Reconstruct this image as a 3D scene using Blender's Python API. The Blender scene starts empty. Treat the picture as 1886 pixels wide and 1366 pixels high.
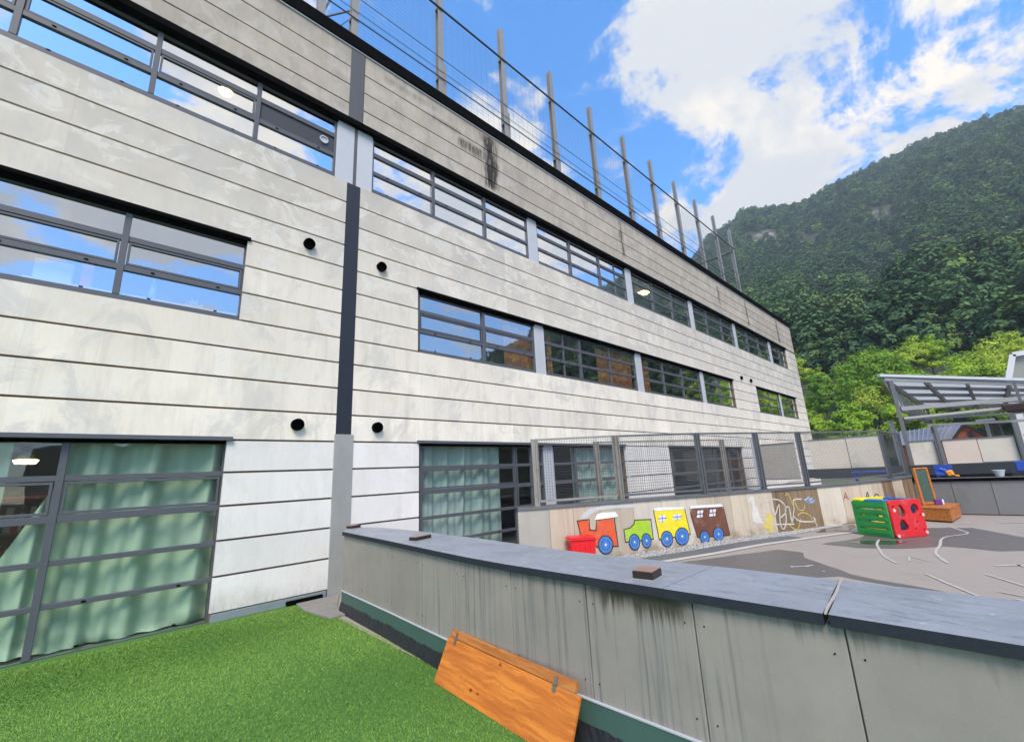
import bpy, bmesh, math, random
import numpy as np
from mathutils import Vector, Matrix, noise as mnoise

random.seed(7)
rng = np.random.default_rng(11)
S = bpy.context.scene
COL = S.collection
R = math.radians

# ------------------------------------------------------------------ camera
EYE = 1.857
cam_d = bpy.data.cameras.new("camera")
cam = bpy.data.objects.new("camera", cam_d)
COL.objects.link(cam)
cam_d.sensor_width = 36.0
cam_d.sensor_fit = 'HORIZONTAL'
cam_d.lens = 36.0 * 794.75 / 1886.0
cam_d.clip_start = 0.05
cam_d.clip_end = 5000
yaw, pit, rol = R(43.734), R(13.522), R(-2.883)
f = Vector((math.sin(yaw) * math.cos(pit), math.cos(yaw) * math.cos(pit), math.sin(pit)))
r = Vector((math.cos(yaw), -math.sin(yaw), 0))
u = r.cross(f)
r2 = r * math.cos(rol) + u * math.sin(rol)
u2 = -r * math.sin(rol) + u * math.cos(rol)
M = Matrix((r2, u2, -f)).transposed().to_4x4()
M.translation = (0, 0, EYE)
cam.matrix_world = M
S.camera = cam

# ------------------------------------------------------------------ colour management
S.view_settings.view_transform = 'Standard'
S.view_settings.look = 'None'
S.view_settings.exposure = 1.72
S.view_settings.gamma = 1.0
S.view_settings.use_curve_mapping = False

# ------------------------------------------------------------------ node helper
class NT:
    def __init__(s, tree):
        s.t = tree; s.n = tree.nodes; s.l = tree.links
    def add(s, typ, **kw):
        n = s.n.new(typ)
        for k, v in kw.items(): setattr(n, k, v)
        return n
    def put(s, sock, v):
        if v is None: return
        if hasattr(v, 'is_output') or isinstance(v, bpy.types.NodeSocket): s.l.new(v, sock)
        else:
            if sock.type == 'RGBA' and len(v) == 3: v = (*v, 1)
            sock.default_value = v
    def math(s, op, a, b=None, c=None, clamp=False):
        n = s.add('ShaderNodeMath', operation=op); n.use_clamp = clamp
        s.put(n.inputs[0], a)
        if b is not None: s.put(n.inputs[1], b)
        if c is not None: s.put(n.inputs[2], c)
        return n.outputs[0]
    def vmath(s, op, a, b=None):
        n = s.add('ShaderNodeVectorMath', operation=op)
        s.put(n.inputs[0], a)
        if b is not None: s.put(n.inputs[1], b)
        return n.outputs['Value'] if op in ('DOT_PRODUCT', 'LENGTH') else n.outputs[0]
    def sep(s, v):
        n = s.add('ShaderNodeSeparateXYZ'); s.put(n.inputs[0], v); return n.outputs
    def comb(s, x, y, z):
        n = s.add('ShaderNodeCombineXYZ')
        for i, v in enumerate((x, y, z)): s.put(n.inputs[i], v)
        return n.outputs[0]
    def noise(s, vec, scale, detail=4, rough=0.55, dist=0.0):
        n = s.add('ShaderNodeTexNoise'); s.put(n.inputs['Vector'], vec)
        n.inputs['Scale'].default_value = scale; n.inputs['Detail'].default_value = detail
        n.inputs['Roughness'].default_value = rough; n.inputs['Distortion'].default_value = dist
        return n.outputs['Fac']
    def mr(s, v, a, b, c=0.0, d=1.0, smooth=True):
        n = s.add('ShaderNodeMapRange'); n.interpolation_type = 'SMOOTHSTEP' if smooth else 'LINEAR'
        s.put(n.inputs[0], v)
        for i, q in enumerate((a, b, c, d)): s.put(n.inputs[i + 1], q)
        return n.outputs[0]
    def mix(s, fac, a, b, blend='MIX'):
        n = s.add('ShaderNodeMix', data_type='RGBA', blend_type=blend)
        s.put(n.inputs['Factor'], fac); s.put(n.inputs['A'] if False else n.inputs[6], a); s.put(n.inputs[7], b)
        return n.outputs[2]
    def bump(s, h, strength=0.2, dist=0.01):
        n = s.add('ShaderNodeBump'); n.inputs['Strength'].default_value = strength
        n.inputs['Distance'].default_value = dist; s.put(n.inputs['Height'], h); return n.outputs[0]

def new_mat(name):
    m = bpy.data.materials.new(name); m.use_nodes = True
    nt = NT(m.node_tree); nt.n.clear()
    out = nt.add('ShaderNodeOutputMaterial')
    return m, nt, out
def principled(nt, out, col, rough=0.6, metal=0.0, normal=None, spec=0.5):
    p = nt.add('ShaderNodeBsdfPrincipled')
    nt.put(p.inputs['Base Color'], col); nt.put(p.inputs['Roughness'], rough)
    p.inputs['Metallic'].default_value = metal
    p.inputs['Specular IOR Level'].default_value = spec
    if normal is not None: nt.put(p.inputs['Normal'], normal)
    nt.l.new(p.outputs[0], out.inputs[0])
    return p
def mat(name, col, rough=0.6, metal=0.0, var=0.12, scale=8.0, bump=0.1, bdist=0.004, stretch=(1, 1, 1), rnd=0.06, spec=0.5, dirt=None):
    m, nt, out = new_mat(name)
    geo = nt.add('ShaderNodeNewGeometry')
    v = nt.vmath('MULTIPLY', geo.outputs['Position'], stretch)
    n1 = nt.noise(v, scale, 6, 0.6); n2 = nt.noise(v, scale * 7, 3, 0.6)
    oi = nt.add('ShaderNodeObjectInfo').outputs['Random']
    k = nt.math('ADD', nt.math('MULTIPLY', nt.math('SUBTRACT', n1, 0.5), var * 2.2),
                nt.math('MULTIPLY', nt.math('SUBTRACT', n2, 0.5), var))
    k = nt.math('ADD', k, nt.math('MULTIPLY', nt.math('SUBTRACT', oi, 0.5), rnd * 2))
    k = nt.math('ADD', k, 1.0)
    c = nt.vmath('SCALE', col); 
    c.node.inputs[0].default_value = col; nt.put(c.node.inputs['Scale'], k)
    if dirt is not None:
        c = nt.mix(nt.mr(nt.noise(v, scale * 0.6, 7, 0.65), 0.52, 0.75, 0, 0.8), c, dirt)
    b = nt.bump(nt.math('ADD', n2, nt.math('MULTIPLY', n1, 1.5)), bump, bdist)
    rr = nt.math('ADD', rough, nt.math('MULTIPLY', nt.math('SUBTRACT', n1, 0.5), 0.25), clamp=True)
    principled(nt, out, c, rr, metal, b, spec)
    return m

# ------------------------------------------------------------------ sky
SUN_AZ, SUN_EL = 221.0, 50.0
world = bpy.data.worlds.new("World"); S.world = world; world.use_nodes = True
nt = NT(world.node_tree); nt.n.clear()
wout = nt.add('ShaderNodeOutputWorld'); bg = nt.add('ShaderNodeBackground')
nt.l.new(bg.outputs[0], wout.inputs[0])
sky = nt.add('ShaderNodeTexSky'); sky.sky_type = 'NISHITA'; sky.sun_disc = False
sky.sun_elevation = R(SUN_EL); sky.sun_rotation = R(SUN_AZ)
sky.air_density = 1.0; sky.dust_density = 0.3; sky.ozone_density = 2.0; sky.altitude = 900
bg.inputs['Strength'].default_value = 0.052
hs = nt.add('ShaderNodeHueSaturation'); hs.inputs['Saturation'].default_value = 1.32
hs.inputs['Value'].default_value = 2.45
nt.l.new(sky.outputs[0], hs.inputs['Color'])
D = nt.vmath('NORMALIZE', nt.add('ShaderNodeTexCoord').outputs['Generated'])
dx, dy, dz = nt.sep(D)
zz = nt.math('ADD', nt.math('MAXIMUM', dz, 0.0), 0.30)
P = nt.comb(nt.math('DIVIDE', dx, zz), nt.math('DIVIDE', dy, zz), 0.35)
n_big = nt.math('ADD', 0.5, nt.math('MULTIPLY', nt.math('SUBTRACT', nt.noise(P, 3.1, 14, 0.66, 0.35), 0.5), 1.7))
n_fine = nt.noise(P, 9.5, 10, 0.66, 0.5)
def ddir(az, el):
    return (math.sin(R(az)) * math.cos(R(el)), math.cos(R(az)) * math.cos(R(el)), math.sin(R(el)))
dens = nt.math('ADD', n_big, nt.math('MULTIPLY', nt.math('SUBTRACT', n_fine, 0.5), 0.50))
# main cloud banks and clear gaps of this sky, by compass bearing and height: (az, el, radius deg, weight)
for az, el, rad, w in [(88, 42, 17, .12), (72, 46, 9, .14), (98, 36, 14, .09), (78, 38, 9, .11), (62, 57, 7, .13), (64, 45, 4, .08), (50, 36, 4, .08), (43, 45, 8, .19), (37, 43, 6, .12),
                       (47, 40, 5, .12), (70, 30, 6, .14), (76, 29.5, 5, .08), (53, 51, 5, -.14), (58, 45, 4, -.06), (29, 52, 10, -.22),
                       (88, 31.5, 6, -.07), (80, 31, 6, .09), (92, 31, 5, .06), (66, 37, 5, -.16), (72, 34.5, 5, -.16), (61, 52, 4, -.10),
                       (149, 37, 10, .22), (138, 31, 10, .22), (127, 27, 7, .14), (148, 23, 4.5, .14), (147, 15.5, 5, -.18), (179, 28, 7, .17), (188, 25.5, 6, .15), (181, 17, 6.5, -.24), (168, 31, 6, .13), (174, 41, 7, .12), (187, 41, 5, -.08), (165, 55, 18, .12), (215, 45, 20, .12)]:
    d = nt.vmath('DOT_PRODUCT', D, ddir(az, el))
    g = nt.mr(d, math.cos(R(rad)), math.cos(R(rad * 0.15)), 0, w)
    dens = nt.math('ADD', dens, g)
cov = nt.mr(dens, 0.48, 0.68)
cov = nt.math('MULTIPLY', cov, nt.mr(dz, -0.02, 0.10))
shade = nt.mr(nt.math('ADD', nt.noise(nt.vmath('ADD', P, (0.05, 0.09, 0.2)), 3.4, 8, 0.6, 0.2), nt.math('MULTIPLY', nt.math('SUBTRACT', dens, 0.6), -0.2)), 0.42, 0.60)
ccol = nt.mix(shade, (4.75, 4.85, 5.0), (7.1, 6.45, 5.5))
horizon = nt.mix(nt.mr(dz, 0.0, 0.62), (6.2, 7.0, 8.0), hs.outputs[0])
base = nt.mix(nt.mr(dz, 0.12, 0.50, 0.42, 0.0), hs.outputs[0], (4.9, 5.3, 5.8))
final = nt.mix(cov, base, ccol)
nt.l.new(final, bg.inputs['Color'])

# ------------------------------------------------------------------ sun
sd = bpy.data.lights.new("sun", 'SUN'); sun = bpy.data.objects.new("sun", sd); COL.objects.link(sun)
sd.energy = 1.5; sd.angle = R(26); sd.color = (1.0, 0.885, 0.735)
sun.rotation_euler = Vector(ddir(SUN_AZ, SUN_EL)).to_track_quat('Z', 'Y').to_euler()

# ------------------------------------------------------------------ mesh helpers
class MB:
    def __init__(s): s.v = []; s.f = []
    def quad(s, a, b, c, d):
        n = len(s.v); s.v += [tuple(a), tuple(b), tuple(c), tuple(d)]; s.f.append((n, n + 1, n + 2, n + 3)); return s
    def poly(s, pts):
        n = len(s.v); s.v += [tuple(p) for p in pts]; s.f.append(tuple(range(n, n + len(pts)))); return s
    def box(s, x0, x1, y0, y1, z0, z1):
        n = len(s.v)
        s.v += [(x0, y0, z0), (x1, y0, z0), (x1, y1, z0), (x0, y1, z0), (x0, y0, z1), (x1, y0, z1), (x1, y1, z1), (x0, y1, z1)]
        s.f += [tuple(n + i for i in q) for q in ((3, 2, 1, 0), (4, 5, 6, 7), (0, 1, 5, 4), (1, 2, 6, 5), (2, 3, 7, 6), (3, 0, 4, 7))]
        return s
    def obox(s, c, ax, ay, az, hx, hy, hz):
        c = Vector(c); ax = Vector(ax).normalized() * hx; ay = Vector(ay).normalized() * hy; az = Vector(az).normalized() * hz
        n = len(s.v)
        for k in (-1, 1):
            for i, j in ((-1, -1), (1, -1), (1, 1), (-1, 1)): s.v.append(tuple(c + ax * i + ay * j + az * k))
        s.f += [tuple(n + i for i in q) for q in ((3, 2, 1, 0), (4, 5, 6, 7), (0, 1, 5, 4), (1, 2, 6, 5), (2, 3, 7, 6), (3, 0, 4, 7))]
        return s
    def bar(s, p, q, w, h=None, up=(0, 0, 1)):
        p = Vector(p); q = Vector(q); d = q - p; h = h or w
        u_ = Vector(up)
        if abs(d.normalized().dot(u_)) > 0.98: u_ = Vector((1, 0, 0)) if abs(d.normalized().x) < 0.9 else Vector((0, 1, 0))
        a = d.cross(u_).normalized(); b = a.cross(d).normalized()
        return s.obox((p + q) / 2, d, a, b, d.length / 2, w / 2, h / 2)
    def tube(s, p, q, r0, r1=None, n=10, caps=True):
        p = Vector(p); q = Vector(q); r1 = r0 if r1 is None else r1
        d = (q - p).normalized(); a = d.orthogonal().normalized(); b = d.cross(a)
        k = len(s.v)
        for c, rr in ((p, r0), (q, r1)):
            for i in range(n):
                t = 2 * math.pi * i / n; s.v.append(tuple(c + (a * math.cos(t) + b * math.sin(t)) * rr))
        for i in range(n): j = (i + 1) % n; s.f.append((k + i, k + j, k + n + j, k + n + i))
        if caps: s.f.append(tuple(k + i for i in reversed(range(n)))); s.f.append(tuple(k + n + i for i in range(n)))
        return s
    def ring(s, c, axis, ro, ri, depth, n=20):
        # hollow pipe end: outer wall, rim and a deep inner wall with a closed bottom
        c = Vector(c); d = Vector(axis).normalized(); a = d.orthogonal().normalized(); b = d.cross(a); k = len(s.v)
        for off, rr in ((0, ro), (depth, ro), (depth, ri), (0.008, ri)):
            for i in range(n):
                t = 2 * math.pi * i / n; s.v.append(tuple(c + d * off + (a * math.cos(t) + b * math.sin(t)) * rr))
        for l in range(3):
            for i in range(n): j = (i + 1) % n; s.f.append((k + l * n + i, k + l * n + j, k + (l + 1) * n + j, k + (l + 1) * n + i))
        s.f.append(tuple(k + 3 * n + i for i in range(n)))
        return s
    def prism(s, poly, z0, z1):
        n = len(s.v); m = len(poly)
        s.v += [(x, y, z0) for x, y in poly] + [(x, y, z1) for x, y in poly]
        s.f.append(tuple(n + i for i in reversed(range(m)))); s.f.append(tuple(n + m + i for i in range(m)))
        for i in range(m): j = (i + 1) % m; s.f.append((n + i, n + j, n + m + j, n + m + i))
        return s
    def build(s, name, m, parent=None, bevel=0.0, smooth=False, label=None):
        me = bpy.data.meshes.new(name)
        o0 = Vector((0, 0, 0)); p = parent
        while p is not None: o0 += p.location; p = p.parent
        me.from_pydata([(x - o0.x, y - o0.y, z - o0.z) for x, y, z in s.v], [], s.f)
        me.update()
        bm = bmesh.new(); bm.from_mesh(me); bmesh.ops.recalc_face_normals(bm, faces=bm.faces)
        if bevel > 0:
            bmesh.ops.bevel(bm, geom=list(bm.edges), offset=bevel, segments=1, affect='EDGES', clamp_overlap=True)
        bm.to_mesh(me); bm.free()
        if smooth: me.polygons.foreach_set('use_smooth', [True] * len(me.polygons))
        me.materials.append(m)
        o = bpy.data.objects.new(name, me); COL.objects.link(o)
        if parent is not None: o.parent = parent
        if label: o['label'] = label
        return o
def thing(name, label, cat, loc=(0, 0, 0), group=None):
    o = bpy.data.objects.new(name, None); COL.objects.link(o); o.location = loc; o.empty_display_size = 0.1
    o['label'] = label; o['category'] = cat
    if group: o['group'] = group
    return o
def tag(o, label, cat, group=None):
    o['label'] = label; o['category'] = cat
    if group: o['group'] = group
    return o
def struct(o): o['kind'] = 'structure'; return o
def stuff(o): o['kind'] = 'stuff'; return o
def np_mesh(name, V, F, m, parent=None):
    me = bpy.data.meshes.new(name); k = F.shape[1]
    V = np.asarray(V, dtype=np.float32)
    me.vertices.add(len(V)); me.vertices.foreach_set('co', V.ravel())
    me.loops.add(F.size); me.loops.foreach_set('vertex_index', F.ravel().astype(np.int32))
    me.polygons.add(len(F)); me.polygons.foreach_set('loop_start', (np.arange(len(F)) * k).astype(np.int32))
    me.update(calc_edges=True); me.validate()
    me.materials.append(m)
    o = bpy.data.objects.new(name, me); COL.objects.link(o)
    if parent is not None: o.parent = parent
    return o

# ------------------------------------------------------------------ materials
def facade_mat(name, col, dirtcol, dirt, warm=1.0, stains=False):
    m, nt, out = new_mat(name)
    pos = nt.add('ShaderNodeNewGeometry').outputs['Position']
    x, y, z = nt.sep(pos)
    rnd = nt.add('ShaderNodeObjectInfo').outputs['Random']
    off = nt.comb(0, nt.math('MULTIPLY', rnd, 30), 0)
    patch = nt.noise(nt.vmath('ADD', nt.vmath('MULTIPLY', pos, (0.8, 1, 0.55)), off), 1.3, 7, 0.62)
    streak = nt.noise(nt.vmath('ADD', nt.vmath('MULTIPLY', pos, (3.4, 1, 0.35)), off), 1.5, 8, 0.7)
    fine = nt.noise(nt.vmath('MULTIPLY', pos, (30, 30, 7)), 1.0, 4, 0.7)
    col_ = nt.vmath('SCALE', col)
    col_.node.inputs[0].default_value = col
    k = nt.math('ADD', 1.0, nt.math('MULTIPLY', nt.math('SUBTRACT', rnd, 0.5), 0.16))
    k = nt.math('ADD', k, nt.math('MULTIPLY', nt.math('SUBTRACT', fine, 0.5), 0.16))
    k = nt.math('ADD', k, nt.math('MULTIPLY', nt.math('SUBTRACT', patch, 0.5), 0.30))
    nt.put(col_.node.inputs['Scale'], k)
    # board-to-board tone steps, milky efflorescence with ragged edges, faint run-off, greyer towards the upper storeys
    wn = nt.add('ShaderNodeTexWhiteNoise', noise_dimensions='1D'); nt.put(wn.inputs['W'], nt.math('FLOOR', nt.math('ADD', nt.math('MULTIPLY', x, 1.3), nt.math('MULTIPLY', rnd, 50))))
    cell = nt.math('ADD', 0.955, nt.math('MULTIPLY', wn.outputs['Value'], 0.09))
    sc2 = nt.vmath('SCALE', col_); nt.put(sc2.node.inputs[0], col_); nt.put(sc2.node.inputs['Scale'], cell)
    up = nt.mr(z, 3.0, 8.4, 0.0, 1.0)
    c = nt.mix(nt.math('MULTIPLY', up, nt.mr(patch, 0.3, 0.65, 0.45, 1.0)), sc2, (0.47, 0.435, 0.395)) if not stains else sc2
    wisp = nt.noise(nt.vmath('ADD', nt.vmath('MULTIPLY', pos, (0.9, 1, 1.1)), off), 1.5, 9, 0.72, 1.2)
    c = nt.mix(nt.mr(wisp, 0.51, 0.58, 0, 0.55 * warm), c, (0.74, 0.715, 0.665) if not stains else (0.5, 0.47, 0.43))
    gre = nt.noise(nt.vmath('ADD', nt.vmath('MULTIPLY', pos, (1.1, 1, 0.8)), nt.comb(7, 0, 3)), 1.1, 9, 0.7, 0.8)
    c = nt.mix(nt.mr(gre, 0.50, 0.62, 0, 0.5 * warm), c, (0.50, 0.49, 0.475) if not stains else (0.3, 0.285, 0.265))
    c = nt.mix(nt.mr(nt.noise(nt.vmath('ADD', nt.vmath('MULTIPLY', pos, (1.6, 1, 0.9)), off), 0.9, 5, 0.6), 0.5, 0.66, 0, 0.30 * warm), c, (0.60, 0.535, 0.46))
    c = nt.mix(nt.math('MULTIPLY', nt.mr(streak, 0.46, 0.74), dirt), c, dirtcol)
    if stains:
        w = nt.math('MULTIPLY', nt.math('SUBTRACT', nt.noise(nt.comb(nt.math('MULTIPLY', x, 3), 0, nt.math('MULTIPLY', z, 1.2)), 1.5, 6, 0.7), 0.5), 0.9)
        edge = nt.math('ADD', x, nt.math('MULTIPLY', w, 0.8))
        st = nt.noise(nt.comb(nt.math('MULTIPLY', x, 13), 0, nt.math('MULTIPLY', z, 1.1)), 1.0, 8, 0.78)
        def run(x0, x1, z0, z1, amt):
            a = nt.math('MULTIPLY', nt.mr(edge, x0 - .08, x0 + .10), nt.mr(edge, x1 - .10, x1 + .08, 1, 0))
            b = nt.math('MULTIPLY', nt.mr(z, z0, z0 + .25), nt.mr(z, z1 - .1, z1 + .05, 1, 0))
            return nt.math('MULTIPLY', nt.math('MULTIPLY', a, b), nt.mr(st, 0.36, 0.56, 0, amt))
        tot = nt.math('MAXIMUM', run(6.95, 7.55, 9.75, 11.62, 1.0), run(7.1, 7.42, 9.75, 11.62, 2.2))
        for q in ((6.1, 7.0, 10.55, 11.02, .95), (5.3, 6.2, 10.95, 11.2, .8), (7.0, 7.6, 9.8, 10.1, .7), (3.9, 5.4, 11.2, 11.5, .45),
                  (14.03, 14.22, 9.9, 11.6, 1.1), (23.5, 23.75, 10.2, 11.4, 1.0), (27.7, 27.95, 9.8, 11.6, 1.1), (33.6, 33.95, 9.8, 11.6, 1.0), (11.7, 11.85, 11.0, 11.5, .9)):
            tot = nt.math('MAXIMUM', tot, run(*q))
        c = nt.mix(nt.math('MULTIPLY', tot, 0.92, clamp=True), c, (0.030, 0.024, 0.019))
        top = nt.math('MULTIPLY', nt.mr(z, 11.2, 11.66), nt.mr(streak, 0.35, 0.65, 0.1, 0.55))
        c = nt.mix(top, c, (0.27, 0.235, 0.20))
    c = nt.mix(nt.math('MULTIPLY', nt.mr(nt.math('ADD', z, nt.math('MULTIPLY', nt.math('SUBTRACT', patch, .5), .9)), 0.42, 0.10), nt.mr(fine, .3, .65, .15, .5)), c, (0.33, 0.31, 0.27))
    b = nt.bump(nt.math('ADD', fine, nt.math('MULTIPLY', streak, 0.7)), 0.25, 0.004)
    principled(nt, out, c, 0.72, 0, b, 0.35)
    return m
M_CLAD = facade_mat('cladding_board', (0.80, 0.735, 0.630), (0.54, 0.495, 0.435), 0.55)
M_CLADTOP = facade_mat('cladding_board_weathered', (0.42, 0.37, 0.31), (0.285, 0.25, 0.21), 0.45, stains=True)
M_WHITE = facade_mat('cladding_board_painted_white', (0.73, 0.705, 0.675), (0.60, 0.575, 0.54), 0.35, 0.35)
M_CORE = mat('dark_joint_backing', (0.165, 0.118, 0.082), 0.95, var=0.1, spec=0.05)
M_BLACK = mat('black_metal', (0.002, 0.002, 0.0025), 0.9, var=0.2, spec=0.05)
M_FRAME = mat('grey_aluminium_frame', (0.088, 0.094, 0.110), 0.5, 0.1, var=0.07, scale=5, bump=0.03)
M_FRAMEL = mat('pale_metal_pier', (0.50, 0.52, 0.56), 0.5, 0.1, var=0.08, scale=3, bump=0.03)
M_DARKSTRIP = mat('dark_blue_grey_metal', (0.0135, 0.0165, 0.027), 0.5, 0.0, var=0.10, scale=3, bump=0.02, stretch=(1, 1, .15))
M_GREYSTRIP = mat('faded_grey_metal', (0.095, 0.094, 0.104), 0.55, 0.1, var=0.15, scale=6, bump=0.02, stretch=(3, 3, .08))
M_SOLID = mat('dark_grey_infill', (0.04, 0.042, 0.053), 0.5, var=0.05)
M_SILVER = mat('weathered_zinc', (0.40, 0.395, 0.375), 0.45, 0.35, var=0.16, scale=2.2, bump=0.03, stretch=(1, 1, .35))
M_ROOM = mat('room_plaster', (0.30, 0.285, 0.265), 0.9)
M_GALV = mat('galvanised_steel', (0.27, 0.265, 0.26), 0.55, 0.15, var=0.18, scale=9, bump=0.05, dirt=(0.24, 0.22, 0.19))
M_STEEL = mat('dark_steel', (0.16, 0.168, 0.18), 0.45, 0.4, var=0.2, scale=8, dirt=(0.10, 0.085, 0.07))
M_STEELRUST = mat('stained_steel', (0.30, 0.285, 0.26), 0.55, 0.35, var=0.25, scale=7, dirt=(0.17, 0.135, 0.09))
M_WIRE = mat('wire', (0.14, 0.145, 0.15), 0.5, 0.4)
M_CABLE = mat('dark_cable', (0.03, 0.03, 0.035), 0.6)

def glass_mat(name, base, tint, wob=0.25):
    m, nt, out = new_mat(name)
    pos = nt.add('ShaderNodeNewGeometry').outputs['Position']
    b = nt.bump(nt.noise(pos, 1.1, 2, 0.5), wob, 0.012)
    fr = nt.add('ShaderNodeFresnel'); fr.inputs['IOR'].default_value = 1.5
    fac = nt.math('ADD', base, nt.math('MULTIPLY', fr.outputs[0], 1.0 - base), clamp=True)
    fac = nt.math('MULTIPLY', fac, nt.math('SUBTRACT', 1.0, nt.add('ShaderNodeNewGeometry').outputs['Backfacing']))
    g = nt.add('ShaderNodeBsdfGlossy'); g.inputs['Roughness'].default_value = 0.015
    g.inputs['Color'].default_value = (0.93, 0.96, 1.0, 1); nt.l.new(b, g.inputs['Normal'])
    t = nt.add('ShaderNodeBsdfTransparent'); t.inputs['Color'].default_value = (*tint, 1)
    mx = nt.add('ShaderNodeMixShader'); nt.l.new(fac, mx.inputs[0]); nt.l.new(t.outputs[0], mx.inputs[1]); nt.l.new(g.outputs[0], mx.inputs[2])
    nt.l.new(mx.outputs[0], out.inputs[0])
    return m
M_GLASS_UP = glass_mat('coated_glass', 0.78, (0.90, 0.93, 0.95))
M_GLASS_MID = glass_mat('half_coated_glass', 0.52, (0.93, 0.95, 0.97))
M_GLASS_LOW = glass_mat('lightly_coated_glass', 0.46, (0.93, 0.95, 0.95))
M_GLASS_GF = glass_mat('clear_glass', 0.05, (0.965, 0.985, 0.98))

# ------------------------------------------------------------------ ground
M_GROUND = mat('distant_ground', (0.10, 0.115, 0.06), 0.95, var=0.2, scale=0.2)
g = MB()
g.quad((-400, -700, -0.12), (900, -700, -0.12), (900, 700, -0.12), (-400, 700, -0.12))
struct(g.build('ground', M_GROUND))
M_ASPH = mat('playground_asphalt', (0.325, 0.285, 0.25), 0.88, var=0.07, scale=2.2, bump=0.2, bdist=0.003, dirt=(0.265, 0.235, 0.205))
g = MB(); g.quad((2.75, -14, 0), (40, -14, 0), (40, 8.3, 0), (2.75, 8.3, 0))
play = struct(g.build('playground_ground', M_ASPH))
M_TURFBASE = mat('turf_backing', (0.055, 0.15, 0.022), 0.95, var=0.25, scale=20)
g = MB(); g.quad((-9.5, -8, 0.0), (2.74, -8, 0.0), (2.74, 8.3, 0.0), (-9.5, 8.3, 0.0))
struct(g.build('turf_ground', M_TURFBASE))
M_CONC = mat('rough_concrete', (0.22, 0.212, 0.195), 0.9, var=0.2, scale=10, bump=0.4, dirt=(0.13, 0.12, 0.11))
g = MB(); g.prism([(2.66, 6.75), (2.93, 6.75), (2.98, 7.3), (3.3, 8.0), (2.60, 8.0), (2.55, 7.5)], 0.001, 0.022)
struct(g.build('paving', M_CONC))

# ------------------------------------------------------------------ school building
FY = 8.05            # facade plane
DR = 0.12            # window recess
L0 = 2.614
KR = (FY + DR) / FY
def L(k): return L0 + 0.5 * k
def rec(x, z): return x * KR, EYE + (z - EYE) * KR
bld = thing('school_building', 'long pale school building with horizontal cladding bands and ribbon windows', 'building', (14, FY, 0))
OPEN = {}
def opening(rows, x0, x1):
    for k in rows: OPEN.setdefault(k, []).append((x0, x1))
XL, XR = -9.0, 37.15
opening(range(-6, 0), -9.0, 1.43); opening(range(-6, 0), 4.88, 12.72); opening(range(-6, 0), 15.72, 23.2)
opening(range(4, 7), -9.0, 1.43); opening(range(4, 7), 4.85, 23.62); opening(range(4, 7), 27.0, 35.0)
opening(range(11, 14), -9.0, 34.85)
core = MB()
for k in range(-6, 18):
    z0, z1 = L(k), L(k + 1)
    if k == -6: z0, z1 = -0.02, 0.114
    if k == 14: z0 = 9.72
    if k == 17: z1 = 11.66
    ops = sorted(OPEN.get(k, []) + ([(3.12, 3.42)] if k not in (11, 12, 13) else []))
    cuts = []; x = XL
    for a, b in ops:
        if a > x + 0.01: cuts.append((x, a))
        x = max(x, b)
    if x < XR: cuts.append((x, XR))
    ci = []; x = XL
    for a, b in sorted(OPEN.get(k, [])):
        if a > x + 0.01: ci.append((x, a))
        x = max(x, b)
    if x < XR: ci.append((x, XR))
    cz0, cz1 = L(k), L(k + 1)
    if k == -6: cz0, cz1 = -0.05, 0.114
    for a, b in ci: core.box(a + .004, b - .004, FY + 0.05, FY + 0.34, cz0, cz1)
    if k == -6: continue
    for a, b in cuts:
        n = max(1, round((b - a) / 4.3)); 
        for i in range(n):
            p = a + (b - a) * i / n + (0.0004 if i else 0); q = a + (b - a) * (i + 1) / n - (0.0004 if i < n - 1 else 0)
            dy = random.uniform(-0.001, 0.001)
            zt = z1 - (0.016 if k != 17 else 0); zb = z0 + (0.016 if k not in (14,) else 0)
            mm = M_WHITE if k < 0 else (M_CLADTOP if k >= 14 else M_CLAD)
            if k < 0 and 5 < a: mm = M_WHITE
            MB().box(p, q, FY + dy, FY + 0.05, zb, zt).build('cladding_panel', mm, bld)
core.build('wall_core', M_CORE, bld)
M_PLINTH = mat('grey_blue_plinth', (0.19, 0.235, 0.25), 0.7, var=0.15, scale=6)
MB().box(1.45, 3.08, FY - 0.006, FY + 0.05, 0.0, 0.112).build('plinth', M_PLINTH, bld, bevel=0.003)
MB().box(2.45, 3.02, FY - 0.05, FY - 0.008, 0.012, 0.075).build('bitumen_flashing', M_BLACK, bld, bevel=0.01)
# drips over window bands
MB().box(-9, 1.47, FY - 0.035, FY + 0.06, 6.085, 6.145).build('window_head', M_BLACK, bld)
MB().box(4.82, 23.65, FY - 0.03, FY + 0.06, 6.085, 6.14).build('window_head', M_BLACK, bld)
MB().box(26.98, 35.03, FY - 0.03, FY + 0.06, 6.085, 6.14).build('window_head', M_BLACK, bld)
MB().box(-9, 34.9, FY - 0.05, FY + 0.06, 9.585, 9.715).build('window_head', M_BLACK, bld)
for a, b in ((-9, 1.50), (4.83, 12.75), (15.68, 23.25)):
    MB().box(a, b, FY - 0.06, FY + 0.06, 2.60, 2.632).box(a, b, FY - 0.045, FY - 0.002, 2.632, 2.66).build('lintel_ledge', M_FRAME, bld, bevel=0.003)
# joint covers between the two halves
MB().box(3.125, 3.415, FY + 0.012, FY + 0.05, 2.75, 8.10).build('joint_cover', M_DARKSTRIP, bld)
MB().box(3.10, 3.455, FY - 0.02, FY + 0.05, 0.0, 2.745).build('joint_cover', M_SILVER, bld, bevel=0.004, label='bare zinc joint cover')
MB().box(3.08, 3.40, FY - 0.012, FY + 0.05, 9.72, 11.65).build('joint_cover', M_GREYSTRIP, bld, bevel=0.003)
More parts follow.
